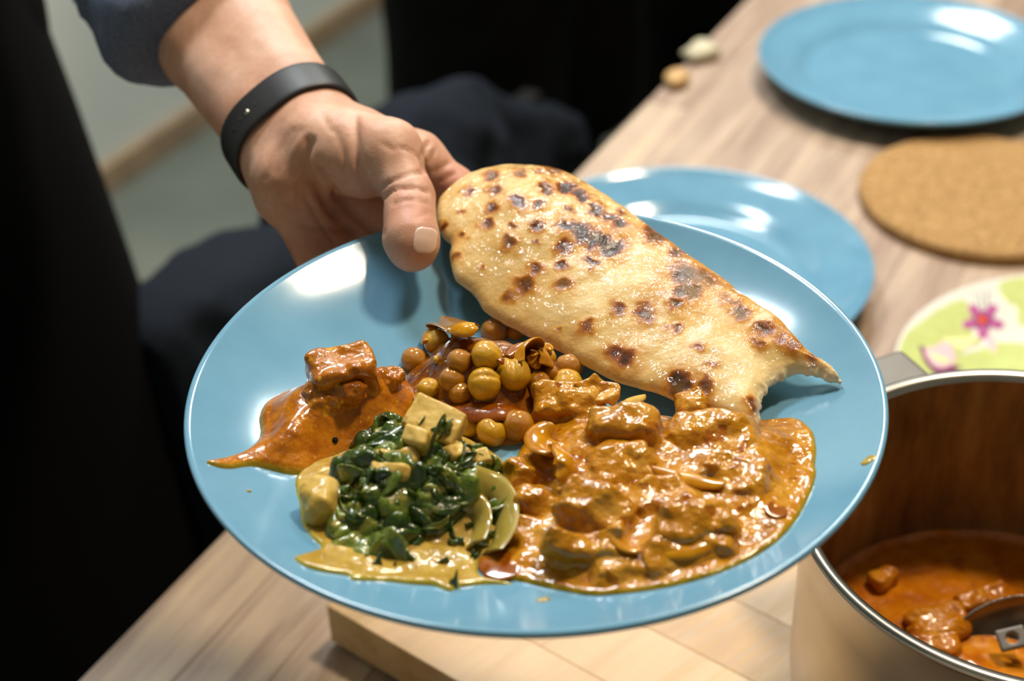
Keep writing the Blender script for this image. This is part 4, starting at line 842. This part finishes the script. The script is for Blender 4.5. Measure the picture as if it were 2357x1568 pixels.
def build_naan():
    h = .00075; lo = np.r_[NPs.min(0) - .004, PZ]; hi = np.r_[NPs.max(0) + .004, PZ + .052]
    gx, gy = np.arange(lo[0], hi[0] + h, h), np.arange(lo[1], hi[1] + h, h); X, Y = np.meshgrid(gx, gy, indexing='ij')
    bd_ = linedist(X, Y, BITE); bw = np.exp(-(bd_ / .004) ** 2)
    d = polydist(X, Y, NPs) + .0005 * fbm(X, Y, 0, 120, 3, 70) + bw * .0011 * fbm(X, Y, 0, 420, 3, 71)
    mid = nmid(X, Y); up = .0046 * (1 - np.exp(-np.clip(d, 0, 1) / .009)) + .0014 * fbm(X, Y, 0, 45, 3, 72) * np.clip(d / .006, 0, 1) + .0016
    px, py, _ = project(np.stack([X, Y, mid + .004], -1)); ch = np.zeros(X.shape)
    nx, ny = fbm(X, Y, 0, 260, 3, 73) * 9, fbm(X, Y, 0, 260, 3, 74) * 9
    for (zx, zy, r, k) in SPOTS:
        cx, cy, r = 960 + zx / 2.266, 360 + zy / 2.266, r / 2.266 * 1.15
        u = np.sqrt(((px + nx - cx) / (r * 1.1)) ** 2 + ((py + ny - cy) / (r * .82)) ** 2); ch = np.maximum(ch, k * np.maximum(np.clip(1.15 - u * .8, 0, 1) ** 1.2, .30 * np.exp(-(u / 1.7) ** 2)))
    ch = ch + .14 * np.clip(.3 + fbm(X, Y, 0, 75, 3, 75), 0, 1) * np.clip((px - 1000) / 600, .3, 1) + .10 * np.clip(1 - d / .008, 0, 1) * np.clip((1500 - py - .35 * px) / 400 + .2, 0, 1)
    up = up - .0006 * np.clip(ch - .35, 0, 1); up = up + .00025 * np.exp(-((ch - .3) / .12) ** 2) * np.clip(d / .004, 0, 1)
    g2 = [a[:, :, None] for a in (d, mid, up)]
    def f(P):
        D, Mi, Up = g2; dz = P[2] - Mi; q1 = -D + .0026; top = dz - Up + .0026; bot = -dz - .0030 + .0026
        qz = smax(top, bot, .001); return np.sqrt(np.maximum(q1, 0) ** 2 + np.maximum(qz, 0) ** 2) + np.minimum(np.maximum(q1, qz), 0) - .0026
    v, fc = nets(f, lo, [gx[-1] - h * .5, gy[-1] - h * .5, hi[2]], h)
    i = np.clip(((v[:, 0] - lo[0]) / h), 0, len(gx) - 1.001); j = np.clip(((v[:, 1] - lo[1]) / h), 0, len(gy) - 1.001); i0, j0 = i.astype(int), j.astype(int); fi, fj = i - i0, j - j0
    def smp(A): return (A[i0, j0] * (1 - fi) + A[np.minimum(i0 + 1, len(gx) - 1), j0] * fi) * (1 - fj) + (A[i0, np.minimum(j0 + 1, len(gy) - 1)] * (1 - fi) + A[np.minimum(i0 + 1, len(gx) - 1), np.minimum(j0 + 1, len(gy) - 1)] * fi) * fj
    topside = np.clip((v[:, 2] - smp(mid)) / .002 + .3, 0, 1)
    return v, fc, smp(ch) * topside, smp(bw) * np.clip(1 - smp(d) / .003, 0, 1)
SPOTS = [(265, 195, 30, .6), (395, 115, 35, .6), (405, 195, 45, .6), (540, 115, 30, .6), (640, 100, 25, .5), (680, 190, 42, .8), (785, 175, 46, .85), (855, 215, 40, .85), (380, 275, 32, .6), (525, 265, 42, .9), (635, 285, 33, .85), (785, 285, 30, .6), (240, 290, 20, .5), (130, 335, 16, .6), (235, 405, 25, .7), (205, 510, 22, .6),
         (360, 370, 35, .6), (505, 375, 22, .75), (635, 390, 40, .7), (940, 290, 38, .8), (1000, 330, 42, .8), (1055, 370, 38, .8), (1060, 300, 25, .5), (790, 380, 46, .9), (850, 420, 58, 1), (950, 450, 60, 1.05), (1010, 490, 54, 1.05), (770, 500, 45, .7), (480, 475, 45, .75), (620, 470, 22, .65), (760, 585, 28, .7), (905, 580, 33, .85),
         (620, 600, 46, .6), (560, 680, 62, .6), (480, 720, 40, .5), (760, 700, 40, .7), (1240, 410, 55, .65), (1340, 500, 35, .55), (1390, 620, 66, .85), (1410, 720, 55, 1), (1500, 640, 66, .6), (1050, 820, 46, .55), (1190, 830, 52, .8), (1340, 800, 33, .75), (880, 900, 42, .55), (740, 915, 18, .5), (1030, 1020, 55, .55), (1090, 1060, 52, .6),
         (1360, 1180, 52, .95), (1500, 1200, 40, .5), (1690, 820, 52, .65), (1660, 770, 38, .5), (1800, 900, 52, .55), (1470, 1020, 40, .5), (1790, 990, 40, .5), (1350, 910, 40, .5), (1530, 1110, 30, .4), (345, 590, 20, .45), (1960, 980, 60, .42), (1590, 750, 40, .4), (700, 72, 46, .6), (1900, 960, 60, .4), (2060, 1040, 50, .45), (1750, 1280, 40, .5), (1780, 1310, 22, .8)]
def naan_mat():
    m = Mat('baked_bread'); c = m.attr('char'); nz = m.noise(300, 4, .6); cn = m.math('ADD', c, m.math('MULTIPLY', m.math('SUBTRACT', nz, .5), m.map(c, 0, .5, .06, .34)))
    col = m.ramp(cn, [(0, 'e2c88e'), (.10, 'dab672'), (.22, 'c48a36'), (.38, '94500f'), (.55, '5c2c08'), (.80, '2a1204')])
    col = m.mix(m.map(m.noise(28, 4), .45, .75, 0, .5), col, 'cf9c50'); col = m.mix(m.attr('crumb'), col, 'ecdcb6')
    m.set(color=col, sss=.12, sssr=(1, .6, .3), ssss=.004, spec=.3, coat=m.math('MULTIPLY', m.map(m.noise(45, 3), .36, .56, .25, 1), m.map(c, .3, .8, 1, .4)), coatr=.04)
    oil = m.noise(55, 3); m.set(rough=m.map(oil, .35, .6, .5, .2))
    p = m.bump(m.noise(330, 5, .6), .3, .0012); p = m.bump(m.noise(70, 3), .3, .002, p)
    q = m.bump(m.noise(380, 1, .4), 1, .0016); q = m.bump(m.noise(140, 1), 1, .0045, q); m.link(q, m.b.inputs['Coat Normal']); m.link(p, m.b.inputs['Normal']); return m
M['naan'] = naan_mat()
v, f, ch, cb2 = build_naan()
tag(mesh_obj('flat_bread', v, f, M['naan'], attrs={'char': ch, 'crumb': cb2}), 'long charred flat bread with a bite out of one end, across the full plate', 'bread')

# ------------------------------------------------------------------ in the saucepan
def pot_chunk(px, py, half, yaw, lb, seed, lift=.002):
    c = at(px, py, SZ + lift); B = basis(np.array([0, -.2, 1.0]) / math.hypot(1, .2), R(yaw)); hm = max(half) * 1.7 + .004
    v, f = nets(lambda P: rbox(P, c, B, half, min(half) * .75) + .0018 * fbm(P[0], P[1], P[2], 130, 3, seed), c - hm, c + hm, .0008); tag(mesh_obj('chicken_piece', v, f, M['redchicken']), lb, 'chicken', 'chicken pieces in the saucepan')
pot_chunk(2030, 1335, (.008, .006, .005), 30, 'small chicken lump at the left edge of the pan sauce', 81)
pot_chunk(2165, 1440, (.015, .010, .0065), 12, 'largest chicken lump in the pan, left of the spoon', 82)
pot_chunk(2150, 1480, (.012, .008, .005), -10, 'chicken lump between the big one and the near pan wall', 83)
pot_chunk(2262, 1378, (.014, .006, .004), 14, 'low chicken lump behind the spoon tip', 84)
pot_chunk(2330, 1402, (.010, .006, .004), -12, 'chicken lump at the right of the pan, behind the spoon', 85)
# the serving spoon resting in the pan
M['spoon'] = flat('sauce_smeared_steel', (.16, .13, .10), .22, .3, 50, metal=.85)
sp = empty('serving_spoon', tuple(at(2340, 1500, SZ))); tag(sp, 'dark steel serving spoon with a hole, lying in the saucepan', 'spoon')
sc0 = at(2352, 1490, SZ + .006); SBn = np.array([-.25, -.45, 1.0]); SBn /= np.linalg.norm(SBn); SB = basis(SBn, R(8))
def spoon_f(P):
    o_ = ellip(P, sc0, SB, (.036, .026, .013)); i_ = ellip(P, sc0 + SB[2] * .0016, SB, (.0345, .0245, .0125))
    t = (P[0] - sc0[0]) * SB[2][0] + (P[1] - sc0[1]) * SB[2][1] + (P[2] - sc0[2]) * SB[2][2]
    return smax(smax(o_, -i_, .0008), t - .001, .0008)
v, f = nets(spoon_f, sc0 - .045, sc0 + .045, .0009); bowl = mesh_obj('bowl', v, f, M['spoon'], sp)
hs0 = sc0 + SB[0] * .034; v, f = tube(catmull([hs0 - SB[0] * .004, hs0 + np.array([.012, .0, .022]), hs0 + np.array([.05, .005, .10]), hs0 + np.array([.10, .01, .20])], 8, False), [.0055] * 25, 12, .5); mesh_obj('handle', v, f, M['spoon'], sp)
tc = at(2330, 1470, SZ + .011); v, f = nets(lambda P: np.maximum(rbox(P, tc, SB, (.0070, .0055, .0012), .0010), -cap(P, tc - SB[2] * .01, tc + SB[2] * .01, .0028, .0028)), tc - .022, tc + .022, .0006)
mesh_obj('hook_plate', v, f, M['steel_dark'], sp)

# ------------------------------------------------------------------ flowered plate behind the pan
GZ = T + .017; GR = .128
def gfix():
    a, b = at(2085, 760, GZ)[:2], at(2357, 642, GZ)[:2]; m_ = (a + b) / 2; d = b - a; L = np.linalg.norm(d); n = np.array([d[1], -d[0]]) / L; return m_ + n * math.sqrt(GR ** 2 - L * L / 4)
GC = gfix()
M['china'] = flat('white_china', 'e4e4dc', .18, .02, 20, spec=.5)
GPR = np.array([0, .070, .082, .095, .110, .122, .1265]); GPH = np.array([0, 0, .0018, .0058, .0110, .0150, .0166])
def gz_(x, y): return T + .0034 + np.interp(np.hypot(np.asarray(x) - GC[0], np.asarray(y) - GC[1]), GPR, GPH)
v, f = lathe([(.0005, 0)] + [tuple(q) for q in catmull(np.stack([GPR[1:], GPH[1:]], 1), 4, False)] + [(.1278, .0168), (.128, .0158), (.1268, .0146), (.118, .0112), (.100, .0042), (.085, -.0005), (.080, -.0034), (.075, -.0034), (.073, -.0012), (.0005, -.0012)], (GC[0], GC[1], T + .0034), 128)
gpl = empty('flowered_plate', (GC[0], GC[1], T)); tag(gpl, 'white plate with lime green patches and purple flowers behind the saucepan', 'plate'); dish = mesh_obj('dish', v, f, M['china'], gpl)
for k, c in (('lime', 'c6d288'), ('petal', 'b8649c'), ('petaldark', '7c2c68'), ('pinkwhite', 'eccad2'), ('heart', 'd8552c'), ('paleyellow', 'f0edb0'), ('inkgrey', '8c8f86')): M[k] = flat('print_' + k, c, .2, .06, 120, spec=.5)
def decal(name, pix, mat, lift, label=None, n=4, closed=True):
    P = np.array([at(a, b, T + .012)[:2] for a, b in pix])
    for _ in range(6): P = np.array([at(a, b, float(gz_(q[0], q[1])))[:2] for (a, b), q in zip(pix, P)])
    P = catmull(P, n); lo, hi = P.min(0), P.max(0); res = max(.0006, min(hi - lo) / 40)
    X, Y = np.meshgrid(np.arange(lo[0], hi[0] + res, res), np.arange(lo[1], hi[1] + res, res), indexing='ij'); d = polydist(X, Y, P); rr = np.hypot(X - GC[0], Y - GC[1]) < .1262
    zz = gz_(X, Y) + np.where((d > 0) & rr, lift, -.0002); keep = (d > -res) & (np.hypot(X - GC[0], Y - GC[1]) < .1275); n0, n1 = X.shape; idx = np.arange(n0 * n1).reshape(n0, n1)
    q = np.stack([idx[:-1, :-1], idx[1:, :-1], idx[1:, 1:], idx[:-1, 1:]], -1).reshape(-1, 4); q = q[(keep[:-1, :-1] & keep[1:, :-1] & keep[1:, 1:] & keep[:-1, 1:]).ravel()]; us, inv = np.unique(q, return_inverse=True)
    if len(q): tag(mesh_obj(name, np.stack([X.ravel(), Y.ravel(), zz.ravel()], 1)[us], inv.reshape(-1, 4), mat, dish), label)
decal('green_patch', [(2040, 850), (2060, 800), (2105, 752), (2160, 712), (2215, 690), (2240, 720), (2235, 770), (2260, 790), (2220, 800), (2200, 860), (2160, 960), (2060, 940)], M['lime'], .00025)
decal('green_patch', [(2300, 655), (2330, 640), (2400, 620), (2440, 700), (2400, 750), (2350, 748), (2340, 710), (2310, 690)], M['lime'], .00025)
decal('green_patch', [(2205, 830), (2260, 805), (2300, 788), (2380, 800), (2420, 860), (2380, 900), (2220, 930)], M['lime'], .00025)
def petals(cx, cy, r, n, mat, name, ph=0, asp=.75):
    for k in range(n):
        a = ph + 2 * math.pi * k / n; x, y = cx + math.cos(a) * r * .62, cy + math.sin(a) * r * .62 * asp
        decal(name, [(x + r * .40 * math.cos(t) * math.cos(a) - r * .27 * math.sin(t) * math.sin(a), y + asp * (r * .40 * math.cos(t) * math.sin(a) + r * .27 * math.sin(t) * math.cos(a))) for t in np.arange(8) * math.pi / 4], mat, .0005)
for d in (-16, 2, 20): decal('stem', [(2252 + d, 672), (2256 + d, 672), (2262 + d * .6, 715), (2258 + d * .6, 715)], M['inkgrey'], .0004, 'thin grey printed stem')
petals(2262, 738, 50, 5, M['petal'], 'petal', .3, .85); petals(2262, 738, 26, 5, M['petaldark'], 'petal', .95, .85)
decal('flower_heart', [(2248, 738), (2260, 726), (2274, 738), (2262, 750)], M['heart'], .0007, 'orange heart of the printed flower')
decal('leaf', [(2262, 770), (2285, 775), (2294, 810), (2278, 806)], M['pinkwhite'], .0004)
decal('petal', [(2116, 798), (2128, 800), (2150, 826), (2196, 842), (2215, 846), (2180, 862), (2148, 858), (2124, 826)], M['petaldark'], .0005)
decal('petal', [(2126, 806), (2150, 800), (2170, 788), (2190, 796), (2200, 818), (2196, 838), (2170, 850), (2146, 842)], M['pinkwhite'], .0007)
decal('petal', [(2140, 812), (2165, 822), (2190, 832), (2170, 838), (2150, 830)], M['paleyellow'], .0009)
decal('petal', [(2168, 778), (2200, 778), (2250, 774), (2246, 788), (2215, 806), (2200, 800)], M['paleyellow'], .0006, 'pale yellow printed petal')
decal('green_patch', [(2480, 690), (2560, 715), (2610, 800), (2545, 870), (2470, 800)], M['lime'], .00025)
decal('green_patch', [(2400, 930), (2470, 900), (2560, 930), (2540, 1000), (2440, 1010)], M['lime'], .00025)
petals(2490, 860, 42, 5, M['petal'], 'petal', .9, .85); decal('flower_heart', [(2478, 860), (2490, 849), (2503, 860), (2491, 872)], M['heart'], .0007, 'orange heart of the printed flower')
